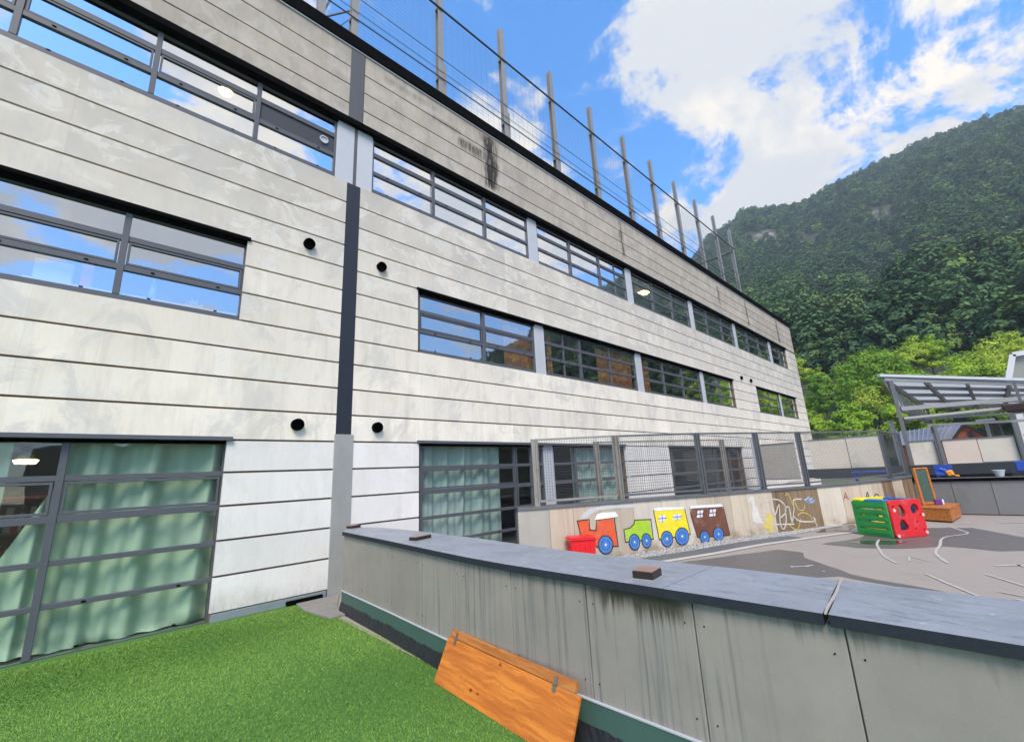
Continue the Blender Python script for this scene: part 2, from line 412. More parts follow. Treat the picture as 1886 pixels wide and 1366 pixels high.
# roof edge
MB().box(XL, XR, FY - 0.05, FY + 0.4, 11.70, 12.03).build('roof_fascia', M_BLACK, bld)
MB().box(XL, XR, FY - 0.028, FY + 0.05, 11.655, 11.672).box(XL, XR, FY - 0.022, FY + 0.05, 11.682, 11.692).build('roof_flashing', M_FRAMEL, bld)
M_ROOF = mat('roof_membrane', (0.2, 0.2, 0.2), 0.9)
MB().box(XL, XR - 0.3, FY + 0.4, FY + 16, 11.6, 11.95).build('roof', M_ROOF, bld)
# inside
for z in (-0.2, 3.35, 6.85, 10.05):
    MB().box(XL + .1, XR - .35, FY + 0.36, FY + 5.2, z, z + 0.18).build('floor_slab', M_ROOM, bld)
MB().box(XL + .1, XR - .1, FY + 5.2, FY + 5.4, -0.1, 11.6).build('back_wall', M_ROOM, bld)
MB().box(XR - .3, XR - .003, FY + 0.34, FY + 16, -0.1, 11.69).build('end_wall', M_CLAD, bld)
for x in (-8.9, 3.15, 14.5, 25.6):
    MB().box(x, x + 0.2, FY + 0.36, FY + 5.2, 0.0, 11.5).build('partition_wall', M_ROOM, bld)

def window(x0, x1, z0, z1, mulls, trans, gm, sash_row=None, nosash=(), label=None, bot=0.05, panel_cells=()):
    """x/z as seen in the facade plane; mulls: (x, width); trans: (z low, z high)"""
    Y0, Y1 = FY + DR - 0.035, FY + DR + 0.045
    head = 2.614 if z1 < 3 else 6.114 if z1 < 7 else 9.614
    X0, Z0 = rec(x0, z0); X1, Z1 = rec(x1, z1)
    Z0 = z0; Z1 = Z1 + 0.02
    fr = MB()
    tr = [(rec(0, a)[1], rec(0, b)[1]) for a, b in trans]
    zb = rec(0, z0 + bot)[1]
    fr.box(X0, X1, Y0, Y1, Z0 + 0.002, zb)
    fr.box(X0, X1, Y0 + .002, Y1 - .002, Z1 - 0.05, Z1 - 0.02)
    ms = [(rec(a - w / 2, 0)[0], rec(a + w / 2, 0)[0], w) for a, w in mulls]
    zs = [(zb, tr[0][0] if tr else Z1 - .05)]
    for i, (a, b) in enumerate(tr):
        fr.box(X0, X1, Y0 + 0.004, Y1 - 0.004, a, b)
        zs.append((b, tr[i + 1][0] if i + 1 < len(tr) else Z1 - 0.05))
    edges = [X0] + [c for m_ in ms for c in m_[:2]] + [X1]
    for a, b, w in ms:
        d = 0.006 if w > 0.05 else -0.012
        fr.box(a, b, Y0 - d, Y1 + d * .5, zb + .001, Z1)
    fr.box(X0 - .03, X0 + 0.035, Y0 - .003, Y1 + .003, zb + .001, Z1); fr.box(X1 - 0.035, X1 + .03, Y0 - .003, Y1 + .003, zb + .001, Z1)
    wo = fr.build('window', M_FRAME, bld, bevel=0.003, label=label)
    cols = [(edges[i] + (0.035 if i == 0 else 0), edges[i + 1] - (0.035 if i + 2 == len(edges) else 0)) for i in range(0, len(edges), 2)]
    for ci_, (a, b) in enumerate(cols):
        for ri, (c, d) in enumerate(zs):
            if b - a < 0.05: continue
            if (ci_, ri) in panel_cells:
                MB().box(a, b, FY + DR - .002, FY + DR + .02, c, d).build('solid_panel', M_SOLID, wo); continue
            MB().box(a - .01, b + .01, FY + DR + 0.006, FY + DR + 0.014, c - .01, d + .01).build('pane', gm, wo)
            if sash_row is not None and ri == sash_row and ci_ not in nosash:
                t = 0.042; s_ = MB(); yy0, yy1 = Y0 + .012, Y0 + .034
                s_.box(a + .012, b - .012, yy0, yy1, c + .008, c + t); s_.box(a + .012, b - .012, yy0, yy1, d - t, d - .008)
                s_.box(a + .012, a + t, yy0 - .002, yy1, c + .008, d - .008); s_.box(b - t, b - .012, yy0 - .002, yy1, c + .008, d - .008)
                s_.build('sash', M_FRAME, wo, bevel=0.003)
    MB().box(X0 - .02, X1 + .02, FY + 0.052, Y1, Z1 - 0.045, head - .003).build('head_shade_fill', M_BLACK, wo)  # black filler above the frame, stands in for the deep soffit shade
    # small drain caps on the sill and low transom
    for zc in ((Z0 + zb) / 2 + .06,) + tuple((a + b) / 2 for a, b in tr[:1]):
        dm = MB()
        for a, b in cols:
            if b - a > 0.7:
                for q in (0.22, 0.78): dm.box(a + (b - a) * q - .022, a + (b - a) * q + .022, Y0 - .006, Y0 + .01, zc - .009, zc + .009)
        if dm.v: stuff(dm.build('drain_cap', M_BLACK, wo))
    return wo
T2 = [(8.545, 8.635), (9.015, 9.115)]
T1 = [(5.05, 5.135), (5.515, 5.60)]
TG = [(0.56, 0.62), (1.05, 1.115), (1.555, 1.645), (2.06, 2.13)]
# top floor ribbon
window(-9, 2.83, 8.114, 9.44, [(-7.8, .07), (-6.2, .07), (-4.7, .07), (-3.16, .07), (-1.63, .075), (-0.135, .075), (1.365, .075)], T2, M_GLASS_UP, 1, nosash=(7,), panel_cells=((7, 1),))
for a, b in ((2.84, 3.215), (3.285, 3.645)):
    x0, _ = rec(a, 0); x1, _ = rec(b, 0)
    MB().box(x0, x1, FY + DR - .06, FY + DR + .05, 8.11, 9.61).build('pier_panel', M_FRAMEL, bld, bevel=.004)
x0, x1 = rec(3.215, 0)[0], rec(3.285, 0)[0]
MB().box(x0, x1, FY + DR - .06, FY + DR + .05, 8.11, 9.61).build('joint_cover', M_GREYSTRIP, bld)
for a, b, ms in ((3.65, 8.60, [(5.26, .085), (6.925, .085)]), (9.0, 13.97, [(10.61, .085), (12.27, .085), (13.26, .03)]),
                 (14.38, 19.35, [(16.0, .08), (17.68, .08)]), (19.76, 24.75, [(21.3, .08), (23.18, .08)]),
                 (25.13, 30.7, [(26.9, .08), (28.82, .08)]), (31.15, 34.85, [(33.0, .08)])):
    window(a, b, 8.114, 9.44, ms, T2, M_GLASS_UP)
for a, b in ((8.60, 9.0), (13.97, 14.38), (19.35, 19.76), (24.75, 25.13), (30.7, 31.15)):
    x0, x1 = rec(a, 0)[0], rec(b, 0)[0]
    MB().box(x0, x1, FY + DR - .06, FY + DR + .05, 8.11, 9.61).build('pier_panel', M_FRAMEL, bld, bevel=.004)
# first floor
window(-9, 1.43, 4.614, 5.99, [(-7.7, .075), (-6.2, .075), (-4.7, .075), (-3.15, .075), (-1.65, .075), (-0.13, .08)], T1, M_GLASS_MID, 1)
window(4.85, 8.6, 4.614, 5.99, [(6.745, .085)], T1, M_GLASS_LOW, 1)
window(9.0, 13.95, 4.614, 5.99, [(9.9, .03), (10.7, .085), (12.35, .05)], T1, M_GLASS_LOW)
window(14.37, 19.43, 4.614, 5.99, [(16.03, .06), (17.67, .06)], T1, M_GLASS_LOW)
window(19.78, 23.62, 4.614, 5.99, [(21.6, .05)], T1, M_GLASS_UP)
window(27.0, 30.9, 4.614, 5.99, [(29.0, .05)], T1, M_GLASS_UP)
window(31.2, 35.0, 4.614, 5.99, [(33.0, .04)], T1, M_GLASS_UP)
for a, b in ((8.60, 9.0), (13.95, 14.37), (19.43, 19.78), (30.9, 31.2)):
    x0, x1 = rec(a, 0)[0], rec(b, 0)[0]
    MB().box(x0, x1, FY + DR - .06, FY + DR + .05, 4.612, 6.11).build('pier_panel', M_FRAMEL, bld, bevel=.004)
# ground floor
window(-9, 1.43, 0.0, 2.57, [(-7.2, .075), (-5.5, .075), (-3.8, .075), (-2.05, .075), (-0.335, .075)], TG, M_GLASS_GF, 3, bot=0.04)
window(4.9, 7.62, 0.0, 2.57, [], TG, M_GLASS_GF, 3)
window(7.66, 8.66, 0.0, 2.57, [(8.2, .05)], TG, M_GLASS_GF)
window(9.05, 12.7, 0.0, 2.57, [(10.02, .08)], TG, M_GLASS_GF)
window(15.75, 23.2, 0.0, 2.57, [(18.5, .12), (19.7, .06), (21.4, .06)], TG, M_GLASS_GF)
x0, x1 = rec(8.66, 0)[0], rec(9.05, 0)[0]
MB().box(x0, x1, FY + DR - .06, FY + DR + .05, 0, 2.6).build('pier_panel', M_FRAMEL, bld, bevel=.004)
MB().box(rec(12.6, 0)[0], rec(12.7, 0)[0], FY + .02, FY + DR + .05, 0, 2.6).build('pier_panel', M_FRAMEL, bld, bevel=.004)
# vents
for x, z in ((2.435, 6.37), (3.93, 6.355), (2.44, 2.89), (3.92, 2.895), (24.81, 6.35), (26.24, 6.35)):
    MB().ring((x, FY, z), (0, -1, 0), 0.102, 0.098, 0.085, 28).build('vent_pipe', M_BLACK, bld, smooth=False)
x, z = rec(2.59, 8.85)
MB().ring((x, FY + DR - .002, z), (0, -1, 0), 0.088, 0.068, 0.03, 20).build('vent_pipe', M_FRAMEL, bld)

# ------------------------------------------------------------------ things in the rooms
def curtain(name, m, x0, x1, z0, z1, y, fold, amp, label, left=None, bunch=0.0, group=None, nx=90, nz=26):
    mb = MB()
    for j in range(nz + 1):
        tz = j / nz; z = z0 + (z1 - z0) * tz
        xa = x0 if left is None else left(z)
        for i in range(nx + 1):
            s_ = i / nx; x = xa + (x1 - xa) * s_
            ph = x * fold + 0.9 * math.sin(x * 2.3) + (1 - tz) * 1.2 * math.sin(x * 1.1 + 1)
            yy = y + amp * (abs(math.sin(ph * .5)) * 2 - 1.1) * (0.6 + 0.4 * tz) + amp * .45 * math.sin(2.3 * ph + 1)
            lo = max(0, 1 - tz * 4)
            yy += bunch * lo * (0.5 * math.sin(9 * z * 3 + x * 6) + mnoise.noise(Vector((x * 3, z * 9, 2.0))))
            yy += 0.03 * mnoise.noise(Vector((x * 1.3, z * .7, 7)))
            mb.v.append((x, yy, z))
    for j in range(nz):
        for i in range(nx):
            a = j * (nx + 1) + i; mb.f.append((a, a + 1, a + nx + 2, a + nx + 1))
    o = mb.build(name, m, smooth=True); tag(o, label, 'curtain', group); return o
M_CURT = mat('green_curtain_cloth', (0.37, 0.49, 0.365), 0.85, var=0.06, scale=3, bump=0.1)
M_CURTO = mat('orange_curtain_cloth', (0.80, 0.32, 0.13), 0.85, var=0.1, scale=3)
M_CURTT = mat('pale_teal_curtain_cloth', (0.33, 0.43, 0.39), 0.85, var=0.08, scale=3)
gA = 'green curtains in the ground floor windows'
curtain('curtain', M_CURT, -0.36, 1.50, 0.012, 2.66, FY + 0.29, 9.5, 0.085, 'sage green curtain drawn across the ground floor window nearest the turf', bunch=0.06, group=gA)
curtain('curtain', M_CURT, -0.9, -0.37, 0.04, 2.05, FY + 0.27, 12, 0.06, 'green curtain with a slanting left edge beside the window mullion', left=lambda z: -0.36 - max(0, (2.05 - z)) * 0.42 if z > .9 else -0.85, bunch=0.05, group=gA, nx=40)
curtain('curtain', M_CURT, -3.4, -0.82, 0.04, 2.66, FY + 0.34, 10, 0.07, 'green curtain at the left edge of the photo beside the wooden shelf', bunch=0.05, group=gA)
curtain('curtain', M_CURTT, 5.0, 7.35, 0.04, 2.66, FY + 0.27, 12, 0.055, 'pale teal curtain behind the ground floor window right of the zinc strip', group=gA)
curtain('curtain', M_CURTT, 10.2, 13.0, 0.04, 2.66, FY + 0.27, 12, 0.055, 'pale teal curtain behind the window seen through the mesh fence', group=gA)
gO = 'orange curtains on the first floor'
for a, b, lab in ((7.75, 9.0, 'bright orange curtain in the first floor window left of the first pale pier'),
                  (9.45, 9.72, 'narrow orange curtain just right of the first pale pier'),
                  (12.0, 14.2, 'wide orange curtain in the middle first floor window'),
                  (14.9, 15.5, 'short orange curtain right of the second pale pier')):
    curtain('curtain', M_CURTO, a, b, 4.4, 5.95, FY + 0.30, 16, 0.04, lab, group=gO, nx=40, nz=6)
M_WOODD = mat('orange_brown_wood', (0.36, 0.125, 0.04), 0.5, var=0.25, scale=5, stretch=(1, 1, 6))
sh = thing('shelf', 'orange brown wooden shelf with books behind the left window gap', 'shelf', (-1.0, FY + 1.2, 0))
b_ = MB()
for z in (0.02, 0.5, 0.95, 1.4, 1.85): b_.box(-1.7, -0.35, FY + 1.1, FY + 1.45, z, z + .03)
b_.box(-1.72, -1.69, FY + 1.1, FY + 1.45, 0, 1.9); b_.box(-0.36, -0.33, FY + 1.1, FY + 1.45, 0, 1.9); b_.box(-1.72, -.33, FY + 1.44, FY + 1.47, 0, 1.9)
b_.build('shelf_frame', M_WOODD, sh)
BOOKC = [mat('book_red', (0.55, 0.05, 0.03), 0.6), mat('book_cream', (0.6, 0.5, 0.35), 0.6), mat('book_blue', (0.05, 0.09, 0.2), 0.6), mat('book_orange', (0.65, 0.2, 0.03), 0.6)]
for z in (0.98, 1.43):
    x = -1.6
    while x < -0.5:
        w = random.uniform(.03, .07); h = random.uniform(.2, .34)
        MB().box(x, x + w - .004, FY + 1.12, FY + 1.4, z + .001, z + h).build('book', random.choice(BOOKC), sh); x += w
M_LAMP, nt_, out_ = new_mat('lit_lamp')
e_ = nt_.add('ShaderNodeEmission'); e_.inputs['Color'].default_value = (1, .72, .30, 1); e_.inputs['Strength'].default_value = 5.0
nt_.l.new(e_.outputs[0], out_.inputs[0])
def lamp(x, y, z, lab, rx=.2):
    t = thing('ceiling_lamp', lab, 'lamp', (x, y, z), 'lit ceiling lamps in the classrooms')
    MB().tube((x, y, z + .02), (x, y, z + .1), rx * .9, rx * .5, 16).build('lamp_base', M_FRAMEL, t)
    MB().tube((x, y, z - .03), (x, y, z + .02), rx * .8, rx, 20).build('diffuser', M_LAMP, t)
def room_pt(xf, zf, dy):
    k = (FY + dy) / FY; return xf * k, FY + dy, EYE + (zf - EYE) * k
lamp(*room_pt(0.84, 8.88, 1.15), 'lit round lamp behind the top floor window at the left', .13)
lamp(*room_pt(-0.66, 2.31, 1.3), 'lit flat lamp above the wooden shelf on the ground floor', .13)
lamp(*room_pt(15.3, 8.77, 1.2), 'lit lamp behind the top floor ribbon past the second pier', .3)
# window sill objects on the first floor
M_PAPER = mat('white_paper', (0.75, 0.78, 0.8), 0.7); M_PINK = mat('pink_card', (0.9, 0.14, 0.24), 0.6); M_BOT = mat('pale_blue_plastic', (0.55, 0.72, 0.85), 0.3)
MB().box(rec(-1.05, 0)[0], 1.4, FY + .20, FY + .75, 4.66, 4.774).build('window_ledge', M_PAPER, bld)
def sill(xf, zf): x, z = rec(xf, zf); return x * (FY + .24) / (FY + DR), FY + .24
zl = 4.775
x, y = sill(-.80, 4.8)
o = MB().box(x - .16, x + .22, y, y + .2, zl, zl + .30).build('paper_stack', M_PAPER, bevel=.01); tag(o, 'white paper stack with ragged top on the first floor sill', 'paper')
x, y = sill(-.45, 4.8)
o = MB().box(x - .06, x + .06, y, y + .14, zl, zl + .36).build('folder', M_PINK, bevel=.005); tag(o, 'pink folder standing on the first floor window sill', 'folder')
x, y = sill(.27, 4.8)
o = MB().tube((x, y, zl), (x, y, zl + .22), .04, .04, 14).tube((x, y, zl + .22), (x, y, zl + .28), .04, .018, 14).tube((x, y, zl + .28), (x, y, zl + .32), .02, .02, 10).build('bottle', M_BOT, smooth=True); tag(o, 'pale blue bottle on the first floor window sill', 'bottle')
x, y = sill(.80, 4.8)
pm = MB()
for i in range(22):
    a = Vector((random.gauss(0, 1), random.gauss(0, 1), abs(random.gauss(0, 1)))).normalized()
    c = Vector((x, y + .1, zl + .05)) + a * .06; pm.obox(c, a, a.orthogonal(), a.cross(a.orthogonal()), .06, .03, .003)
o = pm.build('paper_flower', M_BOT); tag(o, 'crumpled pale blue paper flower on the first floor window sill', 'paper flower')

# ------------------------------------------------------------------ netting fence on the roof
nf = thing('netting_fence', 'tall ball netting fence of steel posts and cables on the roof edge', 'fence', (15, FY + .2, 12))
YP = FY + 0.12
posts = [3.15, 5.6, 8.05, 10.5, 12.95, 15.4, 17.8, 20.25, 22.7, 25.2, 27.7]
for x in posts:
    mb = MB(); w = .085
    mb.box(x - w, x + w, YP - .075, YP - .06, 12.03, 16.45); mb.box(x - w, x + w, YP + .06, YP + .075, 12.03, 16.45); mb.box(x - .012, x + .012, YP - .06, YP + .06, 12.03, 16.45)
    mb.tube((x + .02, YP, 16.45), (x + .02, YP, 16.52), .018, .018, 6)
    po = mb.build('post', M_GALV, nf)
    if x > 4: MB().box(x + .10, x + .19, YP - .05, YP + .05, 12.03, 13.15).build('stub_post', M_GALV, nf)
    mb = MB()
    for z in (12.6, 15.1): mb.box(x - .095, x + .095, YP - .085, YP + .085, z - .02, z + .02)
    mb.build('cable_clamp', M_GALV, po)
for z, t in ((15.1, .045), (12.62, .022), (13.3, .012), (12.85, .010)):
    MB().bar((2.3, YP - .09, z), (27.7, YP - .09, z), t).build('cable', M_CABLE, nf)
MB().bar((27.7, YP, 14.9), (27.7, YP + 9, 14.9), .06).build('cable', M_CABLE, nf)
MB().bar((27.75, YP + 4.5, 12), (27.75, YP + 4.5, 14.9), .12).build('post', M_GALV, nf)
xw = 2.62; yw = FY + .9
MB().box(xw - .09, xw + .09, yw - .08, yw - .05, 11.9, 16.5).box(xw - .09, xw + .09, yw + .05, yw + .08, 11.9, 16.5).box(xw - .02, xw + .02, yw - .05, yw + .05, 11.9, 16.5).build('post', M_GALV, nf)
MB().bar((xw, yw, 13.05), (3.15, YP, 12.98), .035).bar((xw, yw, 13.05), (xw + .5, yw, 14.9), .05).bar((xw, yw + .1, 12.4), (xw + .9, yw + .4, 14.2), .025).build('brace', M_STEEL, nf)
net = MB(); x = 3.2
while x < 27.7: net.bar((x, YP + .02, 12.1), (x, YP + .02, 15.1), .0035); x += .22
z = 12.1
while z < 15.1: net.bar((3.2, YP + .02, z), (27.7, YP + .02, z), .0035); z += .12
stuff(net.build('net_mesh', M_WIRE, nf))

# ------------------------------------------------------------------ near parapet wall
def parapet_panel_mat():
    m, nt, out = new_mat('fibre_cement_panel')
    pos = nt.add('ShaderNodeNewGeometry').outputs['Position']; x, y, z = nt.sep(pos)
    rnd = nt.add('ShaderNodeObjectInfo').outputs['Random']
    v = nt.vmath('ADD', pos, nt.comb(0, 0, 0))
    st = nt.noise(nt.comb(nt.math('MULTIPLY', y, 22), 0, nt.math('MULTIPLY', z, 0.55)), 1.0, 7, 0.7)
    st2 = nt.noise(nt.comb(nt.math('MULTIPLY', y, 46), 3, nt.math('MULTIPLY', z, 0.9)), 1.0, 4, 0.7)
    pa = nt.noise(nt.vmath('MULTIPLY', pos, (1, 1.6, 1.6)), 2.0, 7, 0.65)
    fi = nt.noise(pos, 90, 3, 0.6)
    k = nt.math('ADD', 1.0, nt.math('MULTIPLY', nt.math('SUBTRACT', pa, 0.5), 0.42))
    k = nt.math('ADD', k, nt.math('MULTIPLY', nt.math('SUBTRACT', rnd, 0.5), 0.12))
    k = nt.math('ADD', k, nt.math('MULTIPLY', nt.math('SUBTRACT', fi, 0.5), 0.12))
    sc = nt.vmath('SCALE', (0.25, 0.26, 0.258)); sc.node.inputs[0].default_value = (0.30, 0.270, 0.238); nt.put(sc.node.inputs['Scale'], k)
    zone = nt.math('MULTIPLY', nt.mr(y, 0.9, 1.35), nt.mr(y, 3.6, 5.2, 1, 0.25))
    c = nt.mix(nt.math('MULTIPLY', nt.mr(st, 0.48, 0.66, 0, .8), zone), sc, (0.135, 0.145, 0.15))
    c = nt.mix(nt.math('MULTIPLY', nt.mr(st2, 0.60, 0.74, 0, .5), zone), c, (0.44, 0.45, 0.45))
    c = nt.mix(nt.mr(nt.noise(pos, 3.1, 5, 0.6), 0.55, 0.72, 0, .28), c, (0.25, 0.238, 0.205))
    yy = nt.math('ADD', y, nt.math('MULTIPLY', nt.math('SUBTRACT', pa, .5), .5))
    zz_ = nt.math('ADD', z, nt.math('MULTIPLY', nt.math('SUBTRACT', st, .5), .45))
    moss = nt.math('MULTIPLY', nt.math('MULTIPLY', nt.mr(yy, 1.30, 1.55), nt.mr(yy, 1.95, 2.25, 1, 0)), nt.mr(zz_, 0.86, 0.99))
    c = nt.mix(nt.math('MULTIPLY', moss, .9), c, (0.035, 0.03, 0.016))
    moss2 = nt.math('MULTIPLY', nt.mr(zz_, 0.95, 1.08), nt.mr(y, 4.5, 2.5, 0, .6))
    c = nt.mix(nt.math('MULTIPLY', moss2, nt.mr(pa, .35, .6)), c, (0.07, 0.062, 0.042))
    principled(nt, out, c, 0.62, 0, nt.bump(nt.math('ADD', st, fi), .12, .003), 0.4)
    return m
M_FC = parapet_panel_mat()
def slate_mat(name, col):
    m, nt, out = new_mat(name)
    pos = nt.add('ShaderNodeNewGeometry').outputs['Position']
    a = nt.noise(nt.vmath('MULTIPLY', pos, (9, 1.6, 4)), 2.2, 8, 0.7)
    b = nt.noise(pos, 1.7, 6, 0.65); c_ = nt.noise(pos, 55, 4, .7)
    k = nt.math('ADD', nt.math('ADD', 1.0, nt.math('MULTIPLY', nt.math('SUBTRACT', a, .5), .5)), nt.math('ADD', nt.math('MULTIPLY', nt.math('SUBTRACT', b, .5), .45), nt.math('MULTIPLY', nt.math('SUBTRACT', c_, .5), .35)))
    sc = nt.vmath('SCALE', col); sc.node.inputs[0].default_value = col; nt.put(sc.node.inputs['Scale'], k)
    c = nt.mix(nt.mr(nt.noise(nt.vmath('MULTIPLY', pos, (3, 1, 1)), 5, 7, .7), .52, .66, 0, .5), sc, (.11, .125, .15))
    c = nt.mix(nt.mr(nt.noise(pos, 11, 5, .6), .62, .72, 0, .5), c, (.5, .5, .49))
    rr = nt.mr(b, .3, .7, .34, .62)
    principled(nt, out, c, rr, 0, nt.bump(nt.math('ADD', a, c_), .35, .004), .5)
    return m
M_SLATE = slate_mat('slate_coping', (0.245, 0.268, 0.305))
M_SLEDGE = mat('dark_slate_edge', (.026, .031, .040), .7, var=.3, scale=7, bump=.2, spec=.2)  # near-black slate for the side faces of the slabs
M_GREENSTRIP = mat('green_membrane', (0.060, 0.118, 0.098), 0.5, var=0.10, scale=4)
M_BITUMEN = mat('black_bitumen', (0.018, 0.019, 0.025), 0.5, var=0.3, scale=14, bump=0.6, bdist=0.01)
WF = [(2.80, -3.5), (2.80, 0.6), (2.785, 1.4), (2.765, 2.2), (2.745, 3.0), (2.765, 3.75), (2.815, 4.6), (2.865, 5.45), (2.935, 7.04)]
def wf(y): return float(np.interp(y, [p[1] for p in WF], [p[0] for p in WF]))
def wtop(y): return float(np.interp(y, [3.5, 7.0], [1.10, 1.13]))
pw = thing('parapet_wall', 'low grey panel wall with slate coping between turf and playground', 'wall', (2.9, 2.5, 0))
ys = [-3.5, -2.4, -1.3, -.3, .64, 1.41, 2.22, 3.02, 3.78, 4.62, 5.40, 6.2, 7.04]
for a, b in zip(ys[:-1], ys[1:]):
    a2, b2 = a + .004, b - .004
    mb = MB(); zt = wtop((a + b) / 2) - .056
    pa, pb = Vector((wf(a2), a2, 0)), Vector((wf(b2), b2, 0)); d = (pb - pa).normalized(); nrm = Vector((-d.y, d.x, 0))
    mb.prism([(pa.x, pa.y), (pb.x, pb.y), (pb.x + .02, pb.y), (pa.x + .02, pa.y)], .285, zt)
    po = mb.build('wall_panel', M_FC, pw, bevel=.0025)
    sc_ = MB()
    for yy in (a + .06, b - .06):
        for z in (.40, zt - .13):
            c = Vector((wf(yy), yy, z)); sc_.tube(c + nrm * .004, c - nrm * .004, .0045, .0045, 8)
    sc_.build('screw', M_BLACK, po)
c_ = MB(); c_.prism([(wf(y) + .022, y) for y in ys] + [(3.26, 7.58), (3.46, 6.9), (3.54, 5.5), (3.53, -3.5)], 0, 1.045)
c_.build('wall_core', M_CONC, pw)
sk = MB(); bt = MB(); fl = MB()
yy = np.arange(-3.5, 7.03, .04)
for i in range(len(yy) - 1):
    a, b = yy[i], yy[i + 1] + .0005
    xa, xb = wf(a), wf(b)
    sk.quad((xa - .012, a, .08), (xb - .012, b, .08), (xb - .012, b, .283), (xa - .012, a, .283))
    sk.quad((xa - .012, a, .283), (xb - .012, b, .283), (xb + .01, b, .283), (xa + .01, a, .283))
    fl.quad((xa - .017, a, .278), (xb - .017, b, .278), (xb - .017, b, .288), (xa - .017, a, .288))
    fl.quad((xa - .017, a, .288), (xb - .017, b, .288), (xb + .01, b, .2885), (xa + .01, a, .2885))
    def jag(y): return .135 + .022 * mnoise.noise(Vector((y * 4, 0, 0))) + .016 * mnoise.noise(Vector((y * 23, 3, 0))) - .05 * max(0, min(1, (2.4 - y)))
    def bx(y, t): return wf(y) - .018 - .03 * (1 - t) - .012 * abs(mnoise.noise(Vector((y * 9, t * 3, 5))))
    for t0, t1 in ((0, .5), (.5, 1)):
        bt.quad((bx(a, t0), a, jag(a) * t0), (bx(b, t0), b, jag(b) * t0), (bx(b, t1), b, jag(b) * t1), (bx(a, t1), a, jag(a) * t1))
    bt.quad((bx(a, 1), a, jag(a)), (bx(b, 1), b, jag(b)), (wf(b) - .012, b, jag(b)), (wf(a) - .012, a, jag(a)))
sk.build('skirting_strip', M_GREENSTRIP, pw); fl.build('flashing_edge', M_FRAMEL, pw); bt.build('bitumen_strip', M_BITUMEN, pw)
# coping slabs
def cb(y): return float(np.interp(y, [-3.5, 1.5, 2.9, 4.5, 5.9, 6.85], [3.555, 3.56, 3.50, 3.585, 3.57, 3.50]))
cj = [-3.5, -1.4, .70, 1.58, 3.3, 5.1, 7.04]
for i, (a, b) in enumerate(zip(cj[:-1], cj[1:])):
    g0 = .012 if abs(a - .70) < .01 else .0012; g1 = .012 if abs(b - .70) < .01 else .0012
    n = 6; fr_ = []; bk = []
    for k in range(n + 1):
        y = a + g0 + (b - a - g0 - g1) * k / n; fr_.append((wf(y) - .032, y))
        y2 = a + .075 * (a == .70) + g0 + (b + .075 * (b == .70) - g1 - a - .075 * (a == .70) - g0) * k / n
        bk.append((cb(min(y2, 6.85)), min(y2, 6.85)))
    if i == len(cj) - 2: bk[-1] = (3.49, 6.88); poly = fr_ + [(3.27, 7.60)] + bk[::-1]
    else: poly = fr_ + bk[::-1]
    mb = MB(); m_ = len(poly)
    mb.v += [(x, y, wtop(y) - .055) for x, y in poly] + [(x, y, wtop(y) + random.uniform(-.0, .001)) for x, y in poly]
    mb.f.append(tuple(reversed(range(m_)))); mb.f.append(tuple(range(m_, 2 * m_)))
    for q in range(m_): w = (q + 1) % m_; mb.f.append((q, w, m_ + w, m_ + q))
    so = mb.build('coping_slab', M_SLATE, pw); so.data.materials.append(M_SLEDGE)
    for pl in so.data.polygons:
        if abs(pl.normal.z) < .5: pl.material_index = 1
M_CAULK = mat('pale_sealant', (.34, .32, .285), .7, bump=.3)
ck = MB(); pts = [Vector((wf(.7) - .03 + (.83) * t, .70 + .075 * t + .003 * math.sin(t * 9), wtop(.7) + .001)) for t in np.linspace(0, 1, 10)]
for p, q in zip(pts[:-1], pts[1:]): ck.bar(p, q, .013 + random.uniform(-.003, .004), .007)
ck.build('joint_sealant', M_CAULK, pw)
M_CAPB = mat('rusty_brown_metal', (.34, .205, .145), .5, .1, var=.3, scale=12, bump=.2); M_CAPD = mat('dark_brown_metal', (.03, .022, .02), .4, .2)
gB = 'brown metal blocks on the coping'
for (x, y, ang, sx, sy, sz, lab) in ((2.955, 1.80, 8, .085, .075, .048, 'rusty brown metal block on the slate coping above the stained panel'),
                                      (3.115, 5.10, 14, .14, .06, .040, 'flat brown metal block on the coping below the teal curtain window'),
                                      (3.21, 7.33, 20, .10, .06, .04, 'small grey brown metal block at the far tip of the coping')):
    t = thing('metal_block', lab, 'block', (x, y, wtop(y)), gB); z = wtop(y) + .001
    ca, sa = math.cos(R(ang)), math.sin(R(ang))
    MB().obox((x, y, z + .003), (ca, sa, 0), (-sa, ca, 0), (0, 0, 1), sx + .012, sy + .012, .003).build('base_plate', M_SILVER, t)
    MB().obox((x, y, z + .006 + sz / 2), (ca, sa, 0), (-sa, ca, 0), (0, 0, 1), sx, sy, sz / 2).build('body', M_CAPD, t, bevel=.004)
    MB().obox((x, y, z + .0085 + sz), (ca, sa, 0), (-sa, ca, 0), (0, 0, 1), sx - .006, sy - .006, .002).build('lid', M_CAPB, t)

